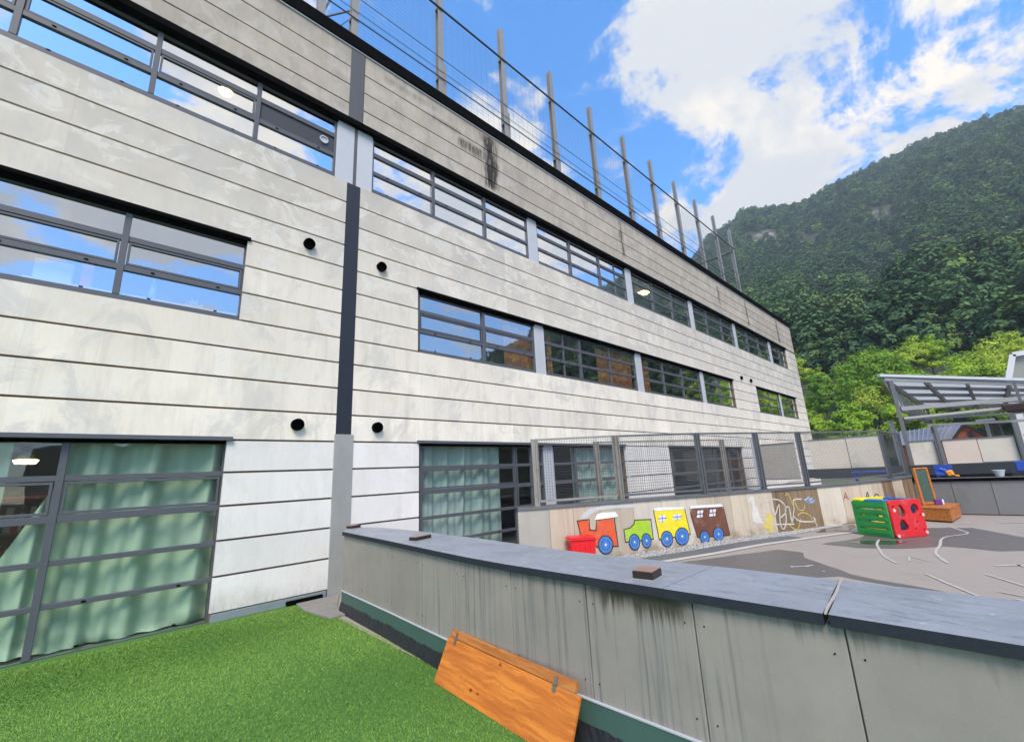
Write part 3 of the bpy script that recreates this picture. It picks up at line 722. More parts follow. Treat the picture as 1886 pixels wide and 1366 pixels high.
# ------------------------------------------------------------------ wooden board leaning on the wall
def pine_mat(name, col, dark, s=1.0):
    m, nt, out = new_mat(name)
    tc = nt.add('ShaderNodeTexCoord').outputs['Object']
    x, y, z = nt.sep(tc)
    warp = nt.noise(nt.vmath('MULTIPLY', tc, (2.6, 5, 5)), 1.3, 4, .6)
    vx = nt.comb(nt.math('MULTIPLY', x, .7), nt.math('MULTIPLY', y, 11), nt.math('MULTIPLY', z, 11))
    g1 = nt.noise(nt.vmath('ADD', vx, nt.comb(0, nt.math('MULTIPLY', warp, 1.1), 0)), 2.2, 5, .6, .3)
    vo = nt.add('ShaderNodeTexVoronoi'); vo.inputs['Scale'].default_value = 1.0
    nt.put(vo.inputs['Vector'], nt.vmath('MULTIPLY', tc, (5.2, 8.5, 8.5)))
    knot = nt.mr(vo.outputs['Distance'], .05, .17, 1, 0)
    kn = nt.math('MULTIPLY', knot, nt.mr(nt.noise(nt.vmath('MULTIPLY', tc, (5.2, 8.5, 8.5)), .45, 1, .5), .44, .50))
    c = nt.mix(nt.mr(g1, .34, .62, 0, .9), col, dark)
    c = nt.mix(nt.mr(nt.noise(tc, 2.3, 3, .5), .45, .7, 0, .35), c, (col[0] * .9, col[1] * .72, col[2] * .6))
    c = nt.mix(kn, c, (dark[0] * .32, dark[1] * .25, dark[2] * .25))
    principled(nt, out, c, .42, 0, nt.bump(g1, .12, .002), .45)
    return m
M_PINE = pine_mat('varnished_pine', (.66, .225, .034), (.42, .115, .018))
M_PINEDK = pine_mat('batten_pine', (.50, .20, .045), (.34, .11, .025))  # darker, duller pine for the batten
M_HINGE = mat('hinge_steel', (.30, .27, .22), .35, .8)
def build_board():
    a0 = Vector((2.556, 3.95, .004)); a1 = Vector((2.46, 2.24, .004))
    ex = (a1 - a0); length = ex.length; ex.normalize()
    up = Vector((.44, .02, .90)); up = (up - ex * up.dot(ex)).normalized(); nz = ex.cross(up).normalized()
    t = thing('wooden_board', 'varnished orange pine board with hinged batten leaning on the grey wall', 'board', a0)
    Mx = Matrix((ex, up, nz)).transposed().to_4x4(); Mx.translation = a0
    t.matrix_world = Mx
    def part(name, mb, m, bevel=0, parent=t):
        me = bpy.data.meshes.new(name); me.from_pydata(mb.v, [], mb.f)
        bm = bmesh.new(); bm.from_mesh(me); bmesh.ops.recalc_face_normals(bm, faces=bm.faces)
        if bevel: bmesh.ops.bevel(bm, geom=list(bm.edges), offset=bevel, segments=2, affect='EDGES')
        bm.to_mesh(me); bm.free(); me.materials.append(m)
        o = bpy.data.objects.new(name, me); COL.objects.link(o); o.parent = parent; return o
    s_ = 1 if nz.x < 0 else -1       # towards the viewer
    H = .385
    part('panel', MB().box(0, length, 0, H, -s_ * .011 - .011, -s_ * .011 + .011), M_PINE, .003)
    part('batten', MB().box(.03, length - .05, H + .004, H + .075, -s_ * .014 - .013, -s_ * .014 + .013), M_PINEDK, .003)
    for x in (.12, length - .26):
        hb = MB().box(x, x + .035, H - .045, H - .004, s_ * .003 - .002, s_ * .003 + .002).box(x, x + .035, H + .008, H + .055, s_ * .003 - .002, s_ * .003 + .002)
        hb.tube((x - .004, H + .002, s_ * .006), (x + .039, H + .002, s_ * .006), .006, .006, 8)
        part('hinge', hb, M_HINGE)
build_board()

# ------------------------------------------------------------------ artificial turf blades
def turf():
    N = 300000
    y = 8.02 - (rng.random(N) ** 1.15) * 7.6
    x = rng.uniform(-3.4, 2.8, N)
    xm = np.interp(y, [p[1] for p in WF], [p[0] for p in WF]) - .05
    keep = x < xm
    keep &= ~((y > 6.85) & (x > 2.62 - (8.05 - y) * .02)) 
    keep &= ~((y > 7.95) & (x > -9))
    x, y = x[keep], y[keep]; n = len(x)
    h = rng.uniform(.009, .017, n); a = rng.uniform(0, 2 * np.pi, n); w = rng.uniform(.0014, .0028, n) * (1 + .13 * y)
    lean = rng.normal(0, .008, (n, 2)) + np.stack([.006 * np.sin(x * 3 + y), .006 * np.cos(y * 2.2)], 1)
    dx_, dy_ = np.cos(a) * w, np.sin(a) * w
    V = np.empty((n, 3, 3)); V[:, 0] = np.stack([x - dx_, y - dy_, np.full(n, .0)], 1); V[:, 1] = np.stack([x + dx_, y + dy_, np.full(n, .0)], 1)
    V[:, 2] = np.stack([x + lean[:, 0], y + lean[:, 1], h], 1)
    m, nt, out = new_mat('artificial_grass')
    pos = nt.add('ShaderNodeNewGeometry').outputs['Position']
    a1 = nt.noise(pos, 2.2, 5, .6); a2 = nt.noise(pos, 55, 3, .7)
    c = nt.mix(nt.mr(a2, .3, .7), (.125, .236, .034), (.225, .375, .066))
    c = nt.mix(nt.mr(a1, .35, .68, 0, .5), c, (.14, .28, .045))
    c = nt.mix(nt.mr(nt.noise(pos, 160, 1, .5), .62, .7, 0, .5), c, (.36, .47, .13))
    principled(nt, out, c, .6, 0, None, .25)
    o = np_mesh('artificial_grass', V.reshape(-1, 3), np.arange(n * 3).reshape(-1, 3), m)
    stuff(o)
turf()

# ------------------------------------------------------------------ playground: puddles, markings, gravel
M_WET = mat('wet_asphalt', (.122, .110, .102), .45, var=.10, scale=3, bump=.1, spec=.5)
M_WETTER = mat('standing_water_asphalt', (.05, .047, .045), .12, var=.10, scale=3, bump=.02)
M_PAINT = mat('worn_white_paint', (.45, .415, .375), .9, var=.35, scale=14, dirt=(.31, .275, .245))
M_KERB = mat('pale_kerb_concrete', (.46, .43, .39), .85, var=.12, scale=6)
M_CHAN = mat('dark_drain_channel', (.12, .125, .13), .6, var=.15, scale=5)
def wobble(pts, n=8, amp=.05, seed=0):
    o = []
    for i in range(len(pts)):
        p = Vector((*pts[i], 0)); q = Vector((*pts[(i + 1) % len(pts)], 0))
        for k in range(n):
            t = k / n; c = p.lerp(q, t); nv = mnoise.noise_vector(Vector((c.x * 1.7, c.y * 1.7, seed))) * amp; o.append((c.x + nv.x, c.y + nv.y))
    return o
def sheet(name, m, pts, z):
    mb = MB(); mb.poly([(x, y, z) for x, y in pts]); return mb.build(name, m, play)
sheet('wet_patch', M_WET, wobble([(8.2, 4.75), (8.9, 4.42), (11.0, 3.44), (10.87, 2.96), (10.37, 2.77), (9.6, 2.14), (9.25, 1.90), (8.7, .71), (8.5, -.6), (8.3, -.6), (8.52, .7), (9.0, 1.98), (8.4, 2.5), (6.0, 3.0), (5.5, 4.5), (6.8, 5.2)], 6, .06), .004)
sheet('wet_patch', M_WET, wobble([(12.21, 2.85), (11.95, 2.2), (12.25, 1.5), (12.9, .9), (12.7, .1), (13.1, -.4), (13.0, -2.5), (14.4, -2.6), (14.78, -.26), (16.25, .48), (15.88, 1.33), (15.2, 1.9), (14.3, 2.3), (13.4, 2.35)], 6, .07, 3), .004)
sheet('wet_patch', M_WETTER, wobble([(12.6, 2.5), (12.5, 2.1), (12.7, 1.7), (13.1, 1.5), (13.3, 1.7), (13.0, 2.2)], 5, .08, 5), .008)
sheet('wet_patch', M_WETTER, wobble([(13.9, 3.35), (14.6, 2.8), (15.4, 2.75), (16, 2.9), (14.9, 3.4)], 5, .06, 6), .008)
def mark(pts, w, closed=False, m=M_PAINT):
    mb = MB(); ps = [Vector((x, y, 0)) for x, y in pts]
    if closed: ps.append(ps[0])
    L_ = []; R_ = []
    for i, p in enumerate(ps):
        d = (ps[min(i + 1, len(ps) - 1)] - ps[max(i - 1, 0)]).normalized(); n_ = Vector((-d.y, d.x, 0)) * w * .33 * random.uniform(.8, 1.15)
        L_.append(p + n_); R_.append(p - n_)
    for i in range(len(ps) - 1):
        mb.quad((*L_[i].xy, .0095), (*L_[i + 1].xy, .0095), (*R_[i + 1].xy, .0095), (*R_[i].xy, .0095))
    mb.build('painted_marking', m, play)
def smooth(pts, n=5):
    o = []
    for i in range(len(pts) - 1):
        p0 = pts[max(i - 1, 0)]; p1 = pts[i]; p2 = pts[i + 1]; p3 = pts[min(i + 2, len(pts) - 1)]
        for k in range(n):
            t = k / n
            o.append(tuple(.5 * (2 * p1[j] + (p2[j] - p0[j]) * t + (2 * p0[j] - 5 * p1[j] + 4 * p2[j] - p3[j]) * t * t + (-p0[j] + 3 * p1[j] - 3 * p2[j] + p3[j]) * t ** 3) for j in (0, 1)))
    return o + [pts[-1]]
mark([(11.36, 1.32), (10.85, 1.27), (11.01, 1.01)], .05, True)
mark(smooth([(13.3, 2.0), (12.6, 1.95), (12.04, 1.85), (11.16, 1.66), (10.55, 1.42)]), .07)
mark(smooth([(16.3, .95), (15.6, .72), (15.03, .6), (14.16, .96), (12.94, .97), (11.91, .98), (10.95, .78)]), .075)
mark([(9.83, .99), (9.3, .73), (8.88, .51), (8.3, .2), (8.0, -.1)], .06)
mark([(10.26, .34), (9.64, -.03), (8.8, -.5)], .06)
mark([(11.03, .21), (11.2, .05), (11.32, -.11), (11.5, -.5)], .10); mark([(11.32, -.02), (11.05, -.2)], .08)
mark([(9.09, .22), (8.95, 0), (8.7, -.5)], .05); mark([(8.75, .1), (8.6, -.3)], .05)
mark([(17.62, .05), (17.7, -.6)], .16); mark([(17.0, .85), (17.0, .4)], .10)
mark(smooth([(9.34, 2.70), (9.42, 2.66), (9.5, 2.55), (9.58, 2.53), (9.66, 2.48)]), .085); mark([(9.30, 2.72), (9.40, 2.74)], .11); mark([(9.20, 2.25), (9.24, 2.21)], .06)
WB = [(6.95, 6.95), (7.7, 6.42), (8.64, 5.91), (9.4, 5.62), (10.25, 5.32), (11.1, 5.08), (11.84, 4.85), (12.96, 4.38), (14.42, 3.75), (16.02, 3.05), (17.8, 2.32), (19.42, 1.72)]
WBn = np.array(WB); seg = np.diff(WBn, axis=0); sl = np.hypot(seg[:, 0], seg[:, 1]); WS = np.concatenate([[0], np.cumsum(sl)])
def wpos(s):
    return float(np.interp(s, WS, WBn[:, 0])) + (min(0, s) * seg[0, 0] / sl[0]) + max(0, s - WS[-1]) * seg[-1, 0] / sl[-1], float(np.interp(s, WS, WBn[:, 1])) + (min(0, s) * seg[0, 1] / sl[0]) + max(0, s - WS[-1]) * seg[-1, 1] / sl[-1]
def wnorm(s):
    a = Vector(wpos(s - .25)); b = Vector(wpos(s + .25)); d = (b - a).normalized(); return Vector((d.y, -d.x))  # towards the playground
def strip(name, m, s0, s1, o0, o1, z, par=None):
    mb = MB(); ss = np.linspace(s0, s1, 40)
    for a, b in zip(ss[:-1], ss[1:]):
        pa, pb = Vector(wpos(a)), Vector(wpos(b)); na, nb = wnorm(a), wnorm(b)
        q = [pa + na * o0, pb + nb * o0, pb + nb * o1, pa + na * o1]
        mb.quad(*[(v.x, v.y, z) for v in q])
    return mb.build(name, m, par)
strip('drain_channel', M_CHAN, -1, 6.9, .50, .95, .008, play)
strip('kerb_strip', M_KERB, -1, 9.2, .95, 1.12, .012, play)
def gravel():
    n = 7500; V = []; F = []
    oc = np.array([(1, 0, 0), (0, 1, 0), (-1, 0, 0), (0, -1, 0), (0, 0, 1), (0, 0, -.6)]); of = np.array([(0, 1, 4), (1, 2, 4), (2, 3, 4), (3, 0, 4), (1, 0, 5), (2, 1, 5), (3, 2, 5), (0, 3, 5)])
    for i in range(n):
        s = random.uniform(-.8, 9.6); o_ = random.uniform(.02, .5) * (1 if s < 7 else max(.2, 1 - (s - 7) * .3)); p = Vector(wpos(s)) + wnorm(s) * o_
        sz = random.uniform(.010, .024); a = random.uniform(0, 6.28); ca, sa = math.cos(a), math.sin(a)
        v = oc * (np.array([1, .75, .6]) * rng.uniform(.7, 1.3, (6, 1))) * sz
        v = np.stack([v[:, 0] * ca - v[:, 1] * sa + p.x, v[:, 0] * sa + v[:, 1] * ca + p.y, v[:, 2] + sz * .4 + random.uniform(0, .015)], 1)
        F.append(of + 6 * i); V.append(v)
    m, nt, out = new_mat('white_gravel'); ge = nt.add('ShaderNodeNewGeometry').outputs['Random Per Island']
    principled(nt, out, nt.mix(ge, (.34, .33, .33), (.56, .545, .52)), .8)
    stuff(np_mesh('gravel', np.concatenate(V), np.concatenate(F), m))
gravel()

# ------------------------------------------------------------------ playground wall with murals
def gw_mat(name, col, dirt, amt):
    m, nt, out = new_mat(name)
    pos = nt.add('ShaderNodeNewGeometry').outputs['Position']; x, y, z = nt.sep(pos)
    rnd = nt.add('ShaderNodeObjectInfo').outputs['Random']
    st = nt.noise(nt.vmath('MULTIPLY', pos, (7, 7, .5)), 1.2, 7, .68); pa = nt.noise(pos, 2.2, 6, .6)
    sc = nt.vmath('SCALE', col); sc.node.inputs[0].default_value = col
    nt.put(sc.node.inputs['Scale'], nt.math('ADD', .86, nt.math('ADD', nt.math('MULTIPLY', rnd, .2), nt.math('MULTIPLY', nt.math('SUBTRACT', pa, .5), .25))))
    c = nt.mix(nt.math('MULTIPLY', nt.mr(st, .42, .66), amt), sc, dirt)
    low = nt.math('MULTIPLY', nt.mr(z, .32, .02), nt.mr(pa, .38, .62, 0, .75))
    c = nt.mix(low, c, (.20, .135, .075))
    principled(nt, out, c, .75, 0, nt.bump(st, .1, .003), .3); return m
M_GW = gw_mat('beige_panel', (.53, .45, .35), (.33, .27, .19), .45)
M_GWP = gw_mat('pale_beige_panel', (.60, .54, .45), (.42, .35, .27), .35)
M_GWB = gw_mat('brown_stained_panel', (.25, .175, .11), (.11, .068, .038), .85)
M_GWG = gw_mat('grey_beige_panel', (.40, .375, .33), (.30, .28, .25), .3)
M_COP = mat('grey_metal_coping', (.155, .160, .172), .45, .35, var=.2, scale=5, dirt=(.09, .085, .085))
gw = thing('mural_wall', 'curved beige panel wall painted with a toy train and chalky graffiti', 'wall', (wpos(6)[0], wpos(6)[1], 0))
def gtop(s): return float(np.interp(s, [0, 2, 4.9, 7, 8.7, 10.3, 12.4, 13.6], [1.10, 1.12, 1.085, 1.075, 1.065, 1.07, 1.10, 1.15]))
joints = [-.25, .44, .98, 1.62, 2.5, 3.33, 4.52, 5.16, 5.70, 6.25, 7.2, 7.9, 8.45, 8.97, 9.95, 10.85, 11.38, 11.88, 12.45, 13.0, 13.58]
for i, (a, b) in enumerate(zip(joints[:-1], joints[1:])):
    a2, b2 = a + .004, b - .004; n = 3; mb = MB()
    fr_ = [wpos(a2 + (b2 - a2) * k / n) for k in range(n + 1)]
    bk = [tuple(Vector(wpos(a2 + (b2 - a2) * k / n)) - wnorm(a2 + (b2 - a2) * k / n) * .02) for k in range(n + 1)]
    mb.prism(fr_ + bk[::-1], .02, gtop((a + b) / 2))
    mm = M_GWG if i == 0 else M_GWB if 7.1 < a < 8.9 else M_GWP if 8.9 < a < 9.9 or i in (4, 5) else M_GWB if a > 11.3 and i % 2 else M_GW
    mb.build('wall_panel', mm, gw)
mb = MB(); ss = np.linspace(-.25, 13.58, 50)
inn = [tuple(Vector(wpos(s)) - wnorm(s) * .022) for s in ss]; out_p = [tuple(Vector(wpos(s)) - wnorm(s) * .24) for s in ss]
mb.prism(inn + out_p[::-1], 0, 1.03); mb.build('wall_core', M_CONC, gw)
mb = MB()
for a, b in zip(ss[:-1], ss[1:]):
    q = []
    for s in (a, b):
        p = Vector(wpos(s)); n_ = wnorm(s); z = gtop(s)
        q.append([(*(p + n_ * .03), z + .003), (*(p + n_ * .03), z + .055), (*(p - n_ * .27), z + .065), (*(p - n_ * .27), z + .003)])
    for k in range(4): mb.quad(q[0][k], q[1][k], q[1][(k + 1) % 4], q[0][(k + 1) % 4])
mb.build('coping', M_COP, gw)
# murals (wall length, height)
def onwall(s, z, off): p = Vector(wpos(s)) + wnorm(s) * off; return (p.x, p.y, z)
def paint(name, m, pts, off=.004, parent=gw, sub=None):
    # dense fan-free fill: clip the outline into thin vertical strips so that it follows the curve
    mb = MB(); ss_ = [p[0] for p in pts]; s0, s1 = min(ss_), max(ss_); n = max(4, int((s1 - s0) / .06))
    def spans(s):
        zs = []
        for i in range(len(pts)):
            (a, za), (b, zb) = pts[i], pts[(i + 1) % len(pts)]
            if (a <= s < b) or (b <= s < a): zs.append(za + (zb - za) * (s - a) / (b - a))
        zs.sort(); return [(zs[i], zs[i + 1]) for i in range(0, len(zs) - 1, 2)]
    e = (s1 - s0) * 1e-4
    for k in range(n):
        a = s0 + (s1 - s0) * k / n + e; b = s0 + (s1 - s0) * (k + 1) / n - e
        A, B = spans(a), spans(b)
        if len(A) == len(B):
            for (p, q), (p2, q2) in zip(A, B): mb.quad(onwall(a, p, off), onwall(b, p2, off), onwall(b, q2, off), onwall(a, q, off))
        else:
            for p, q in spans((a + b) / 2): mb.quad(onwall(a, p, off), onwall(b, p, off), onwall(b, q, off), onwall(a, q, off))
    return mb.build(name, m, parent)
def line(name, m, pts, w=.018, off=.0075, parent=gw, closed=False):
    mb = MB(); ps = list(pts) + ([pts[0]] if closed else [])
    for (a, za), (b, zb) in zip(ps[:-1], ps[1:]):
        n = max(1, int(abs(b - a) / .12))
        for k in range(n):
            s0, z0 = a + (b - a) * k / n, za + (zb - za) * k / n; s1, z1 = a + (b - a) * (k + 1) / n, za + (zb - za) * (k + 1) / n
            d = Vector((s1 - s0, z1 - z0)); d.normalize(); nx_, nz_ = -d.y * w / 2, d.x * w / 2; ex, ez = d.x * w * .3, d.y * w * .3
            mb.quad(onwall(s0 - ex + nx_, z0 - ez + nz_, off), onwall(s1 + ex + nx_, z1 + ez + nz_, off), onwall(s1 + ex - nx_, z1 + ez - nz_, off), onwall(s0 - ex - nx_, z0 - ez - nz_, off))
    return mb.build(name, m, parent)
def pm_(name, col, var=.25): return mat(name, col, .75, var=var, scale=7, bump=.05, rnd=0, dirt=tuple(.72 * q + .28 * w for q, w in zip(col, (.5, .43, .34))))
P_RED = pm_('red_orange_paint', (.66, .095, .028)); P_GRN = pm_('lime_paint', (.36, .55, .035)); P_YEL = pm_('yellow_paint', (.80, .66, .02))
P_BRN = pm_('brown_paint', (.155, .055, .03)); P_WHT = pm_('white_wall_paint', (.78, .78, .77)); P_BLU = pm_('blue_paint', (.055, .19, .52))
P_BLK = pm_('outline_paint', (.02, .018, .018)); P_SMK = pm_('pale_blue_smoke_paint', (.50, .52, .53), .1); P_WIN = pm_('window_paint', (.72, .68, .74)); P_DYEL = pm_('faded_yellow_chalk', (.62, .50, .12)); P_CHK = pm_('chalk_white', (.62, .59, .53)); P_LBL = pm_('faded_blue_chalk', (.33, .42, .55)); P_DRED = pm_('dark_red_letter_paint', (.42, .06, .05))
mural = {'smoke': [(1.152, 0.849), (1.226, 0.971), (1.4, 1.051), (1.657, 1.08), (2.5, 1.071), (2.586, 0.988), (2.107, 1.004), (1.605, 1.001), (1.387, 0.923), (1.297, 0.848)],
 'roofw': [(1.48, 0.807), (1.522, 0.914), (1.662, 0.941), (2.051, 0.933), (2.067, 0.839), (1.968, 0.819), (1.521, 0.801)],
 'engine': [(1.063, 0.81), (1.346, 0.82), (1.335, 0.601), (1.487, 0.575), (1.524, 0.791), (1.957, 0.816), (1.987, 0.212), (1.483, 0.231), (1.40, 0.30), (1.105, 0.30), (1.105, 0.561)],
 'green': [(2.182, 0.542), (2.357, 0.564), (2.476, 0.638), (2.511, 0.719), (2.967, 0.695), (2.97, 0.264), (2.874, 0.264), (2.188, 0.273)],
 'yellow': [(3.076, 0.882), (4.061, 0.863), (4.136, 0.26), (3.987, 0.254), (3.142, 0.232)],
 'yroof': [(3.053, 0.916), (3.202, 0.948), (4.018, 0.895), (4.074, 0.844), (3.075, 0.874)],
 'brown': [(4.242, 0.849), (5.432, 0.807), (5.504, 0.103), (5.307, 0.098), (4.365, 0.16), (4.293, 0.454), (4.24, 0.681)],
 'broof': [(4.253, 0.904), (5.429, 0.866), (5.431, 0.8), (4.24, 0.842)]}
paint('painted_smoke', P_SMK, mural['smoke'])
for nm, m_, rf in (('engine', P_RED, 'roofw'), ('green', P_GRN, None), ('yellow', P_YEL, 'yroof'), ('brown', P_BRN, 'broof')):
    o = paint('painted_engine' if nm == 'engine' else 'painted_wagon', m_, mural[nm]); o['label'] = {'engine': 'red painted engine', 'green': 'lime green painted truck', 'yellow': 'yellow painted wagon', 'brown': 'brown painted wagon'}[nm]
    line('outline', P_BLK, mural[nm], .022, .006, o, True)
    if rf: paint('painted_roof', P_WHT, mural[rf], .009, o)
    wins = {'yellow': [(3.19, 3.42, .615, .768), (3.63, 3.91, .622, .752)], 'brown': [(4.45, 4.70, .60, .778), (4.89, 5.16, .592, .767)]}.get(nm, [])
    for a, b, c, d in wins:
        paint('painted_window', P_WIN, [(a, d), (b, d - .01), (b - .02, c), (a - .02, c + .01)], .009, o)
        line('window_bars', P_BLK if nm == 'brown' else P_BLU, [((a + b) / 2, c), ((a + b) / 2, d)], .02, .011, o); line('window_bars', P_BLK if nm == 'brown' else P_BLU, [(a, (c + d) / 2), (b, (c + d) / 2)], .02, .0115, o)
for c, z, a, b in ((1.684, .268, .176, .186), (2.429, .256, .146, .166), (2.765, .253, .133, .151), (3.365, .231, .177, .17), (3.848, .24, .225, .19), (4.609, .146, .159, .14), (5.106, .164, .186, .155)):
    E_ = lambda k, n=22: [(c + a * k * math.cos(t), z + b * k * math.sin(t)) for t in np.linspace(.07, 2 * math.pi + .07, n, endpoint=False)]
    o = paint('painted_wheel', P_BLU, E_(1), .0125); line('outline', P_BLK, E_(1), .02, .0145, o, True); line('outline', P_BLK, E_(.55), .008, .0145, o, True); paint('painted_hub', P_WHT, E_(.14, 10), .0155, o)
bird = [(6.296, 0.904), (6.437, 0.993), (6.569, 0.973), (6.536, 0.767), (6.625, 0.639), (6.6, 0.398), (6.777, 0.288), (6.537, 0.283), (6.355, 0.37), (6.339, 0.515), (6.423, 0.653), (6.43, 0.823), (6.301, 0.855)]
duck = [(6.635, 0.263), (6.838, 0.259), (6.859, 0.475), (6.979, 0.54), (7.08, 0.459), (7.052, 0.217), (7.079, 0.118), (6.956, 0.04), (6.839, 0.04), (6.903, 0.109), (6.714, 0.173)]
paint('chalk_bird', P_CHK, bird, .005); paint('chalk_duck', P_DYEL, duck, .0055)
for pts in ([(6.45, .9), (6.75, .85), (6.62, .8)], [(6.55, .6), (6.85, .56)], [(6.5, .5), (6.84, .47)], [(6.6, .4), (6.86, .36)]): line('graffiti_line', P_CHK, pts, .022)
for pts in ([(6.749, 0.728), (6.841, 0.82), (7.053, 0.831), (7.113, 0.653), (7.166, 0.452), (7.375, 0.71), (7.377, 0.585), (7.309, 0.196), (7.422, 0.089), (7.557, 0.324), (7.595, 0.594), (7.744, 0.609), (7.749, 0.234), (7.909, 0.547), (7.979, 0.796), (8.26, 0.804)],
            [(7.178, 0.872), (7.416, 0.832), (7.595, 0.695), (7.577, 0.496), (7.328, 0.366)], [(6.979, 0.235), (7.392, 0.206), (7.815, 0.179)], [(7.841, 0.401), (8.05, 0.235), (8.633, 0.189), (8.589, 0.294), (8.676, 0.06)]):
    line('graffiti_line', P_CHK, smooth(pts, 4), .036)
for pts in ([(7.632, 0.17), (7.789, 0.05), (7.938, 0.06), (8.1, 0.281)], [(8.003, 0.718), (8.099, 0.534), (8.281, 0.521), (8.353, 0.643)], [(8.02, 0.388), (8.223, 0.449), (8.456, 0.355), (8.544, 0.145)], [(7.698, 0.941), (7.813, 0.959), (7.921, 0.622), (7.933, 0.799)]):
    line('graffiti_line', P_DYEL, smooth(pts, 4), .026)
line('graffiti_line', P_LBL, [(8.39, 0.769), (8.598, 0.834), (8.5, .7), (8.837, 0.741), (8.627, 0.677), (8.449, 0.714), (8.7, .8)], .05)
line('painted_letter', P_DRED, [(9.98, .68), (10.10, .86), (10.18, .67)], .03); line('painted_letter', P_DRED, [(10.03, .745), (10.16, .738)], .025)
line('painted_letter', P_BLK, [(10.98, .64), (11.10, .83), (11.16, .62)], .03); line('painted_letter', P_BLK, [(11.02, .70), (11.14, .695)], .025)
line('painted_letter', P_BLK, [(11.5 + .12 * math.cos(t), .63 + .12 * math.sin(t)) for t in np.linspace(0, 6.28, 14)], .03)
line('painted_letter', P_BLU, [(11.98, .56), (12.12, .74), (12.20, .55)], .03); line('painted_letter', P_BLU, [(12.02, .62), (12.18, .62)], .025)

# ------------------------------------------------------------------ mesh fences
def fence_run(ft, spts, off, zb, zt, steel, meshz=.06, first=True):
    for i, s in enumerate(spts):
        p = Vector(wpos(s)) + wnorm(s) * off; n_ = wnorm(s); d = Vector((-n_.y, n_.x)); b, t = zb(s), zt(s)
        mb = MB(); w = .045
        for k in (-1, 1): mb.obox((p.x + d.x * k * .045, p.y + d.y * k * .045, (b + t) / 2), (d.x, d.y, 0), (n_.x, n_.y, 0), (0, 0, 1), .012, .05, (t - b) / 2)
        mb.obox((p.x, p.y, (b + t) / 2), (d.x, d.y, 0), (n_.x, n_.y, 0), (0, 0, 1), .032, .012, (t - b) / 2)
        mb.obox((p.x, p.y, b + .006), (d.x, d.y, 0), (n_.x, n_.y, 0), (0, 0, 1), .07, .07, .006)
        mb.build('post', steel if i > 1 else M_STEELRUST, ft)
    for i, (a, b) in enumerate(zip(spts[:-1], spts[1:])):
        pa = Vector(wpos(a)) + wnorm(a) * off; pb = Vector(wpos(b)) + wnorm(b) * off; d = (pb - pa).normalized(); pa = pa + d * .075; pb = pb - d * .075
        z0a, z0b, z1a, z1b = zb(a) + .10, zb(b) + .10, zt(a) - .02, zt(b) - .02
        fr_ = MB(); A0, B0, A1, B1 = Vector((*pa, z0a)), Vector((*pb, z0b)), Vector((*pa, z1a)), Vector((*pb, z1b))
        for p, q in ((A0, B0), (A1, B1), (A0, A1), (B0, B1)): fr_.bar(p, q, .035, .045)
        po = fr_.build('mesh_frame', steel if i > 0 else M_STEELRUST, ft)
        wm = MB(); n = int((pb - pa).length / meshz)
        for k in range(1, n): t = k / n; wm.bar(A0.lerp(B0, t), A1.lerp(B1, t), .0042)
        n = int((z1a - z0a) / meshz)
        for k in range(1, n): t = k / n; wm.bar(A0.lerp(A1, t), B0.lerp(B1, t), .0042)
        stuff(wm.build('wire_mesh', M_WIRE, po))
mf = thing('mesh_fence', 'steel wire mesh fence with paired posts standing on the mural wall', 'fence', (wpos(6)[0], wpos(6)[1], 1.1))
fence_run(mf, [.2, 2.25, 4.92, 7.04, 8.71, 12.55, 13.5], -.06, lambda s: gtop(s) + .06, lambda s: float(np.interp(s, [0, 2, 5, 9, 13, 13.5], [2.62, 2.65, 2.70, 2.68, 2.68, 2.6])), M_STEEL)
jf = thing('mesh_fence', 'second row of wire mesh fence panels behind the mural wall fence', 'fence', (wpos(6)[0], wpos(6)[1] + 1.2, 0))
fence_run(jf, [2.6, 7.2, 8.5], -1.45, lambda s: .9, lambda s: 2.62, M_FRAMEL, .075)

# ------------------------------------------------------------------ red crate by the wall
rc = thing('storage_crate', 'bright red plastic storage crate with rim in front of the painted engine', 'crate', (7.62, 6.13, 0))
M_REDP = mat('red_plastic', (.72, .012, .02), .35, var=.05, scale=4)
cx, cy = 7.62, 6.13
d1 = Vector((.55, -.40, 0)).normalized(); d2 = Vector((.40, .55, 0)).normalized()
def taper(c, hx, hy, z0, z1, k, mb=None):
    mb = mb or MB(); n = len(mb.v); c = Vector(c)
    for z, q in ((z0, k), (z1, 1)):
        for i, j in ((-1, -1), (1, -1), (1, 1), (-1, 1)): v = c + d1 * hx * i * q + d2 * hy * j * q; mb.v.append((v.x, v.y, z))
    mb.f += [tuple(n + i for i in q) for q in ((3, 2, 1, 0), (4, 5, 6, 7), (0, 1, 5, 4), (1, 2, 6, 5), (2, 3, 7, 6), (3, 0, 4, 7))]; return mb
taper((cx, cy, 0), .27, .19, .01, .50, .86).build('body', M_REDP, rc, bevel=.012)
rm = taper((cx, cy, 0), .295, .212, .475, .505, 1); rm.build('rim', M_REDP, rc, bevel=.006)
rl = taper((cx, cy, 0), .26, .18, .507, .535, 1.03); rl.build('lid', M_REDP, rc, bevel=.01)
hb = MB()
for k in (-1, 1):
    for j in (-.5, 0, .5): c = Vector((cx, cy, .25)) + d1 * .258 * k + d2 * .19 * j; hb.obox(c, d1, d2, (0, 0, 1), .012, .015, .19)
for k in (-.6, -.2, .2, .6): c = Vector((cx, cy, .25)) - d2 * .182 + d1 * .27 * k; hb.obox(c, d1, d2, (0, 0, 1), .015, .012, .19)
hb.build('ribs', M_REDP, rc)

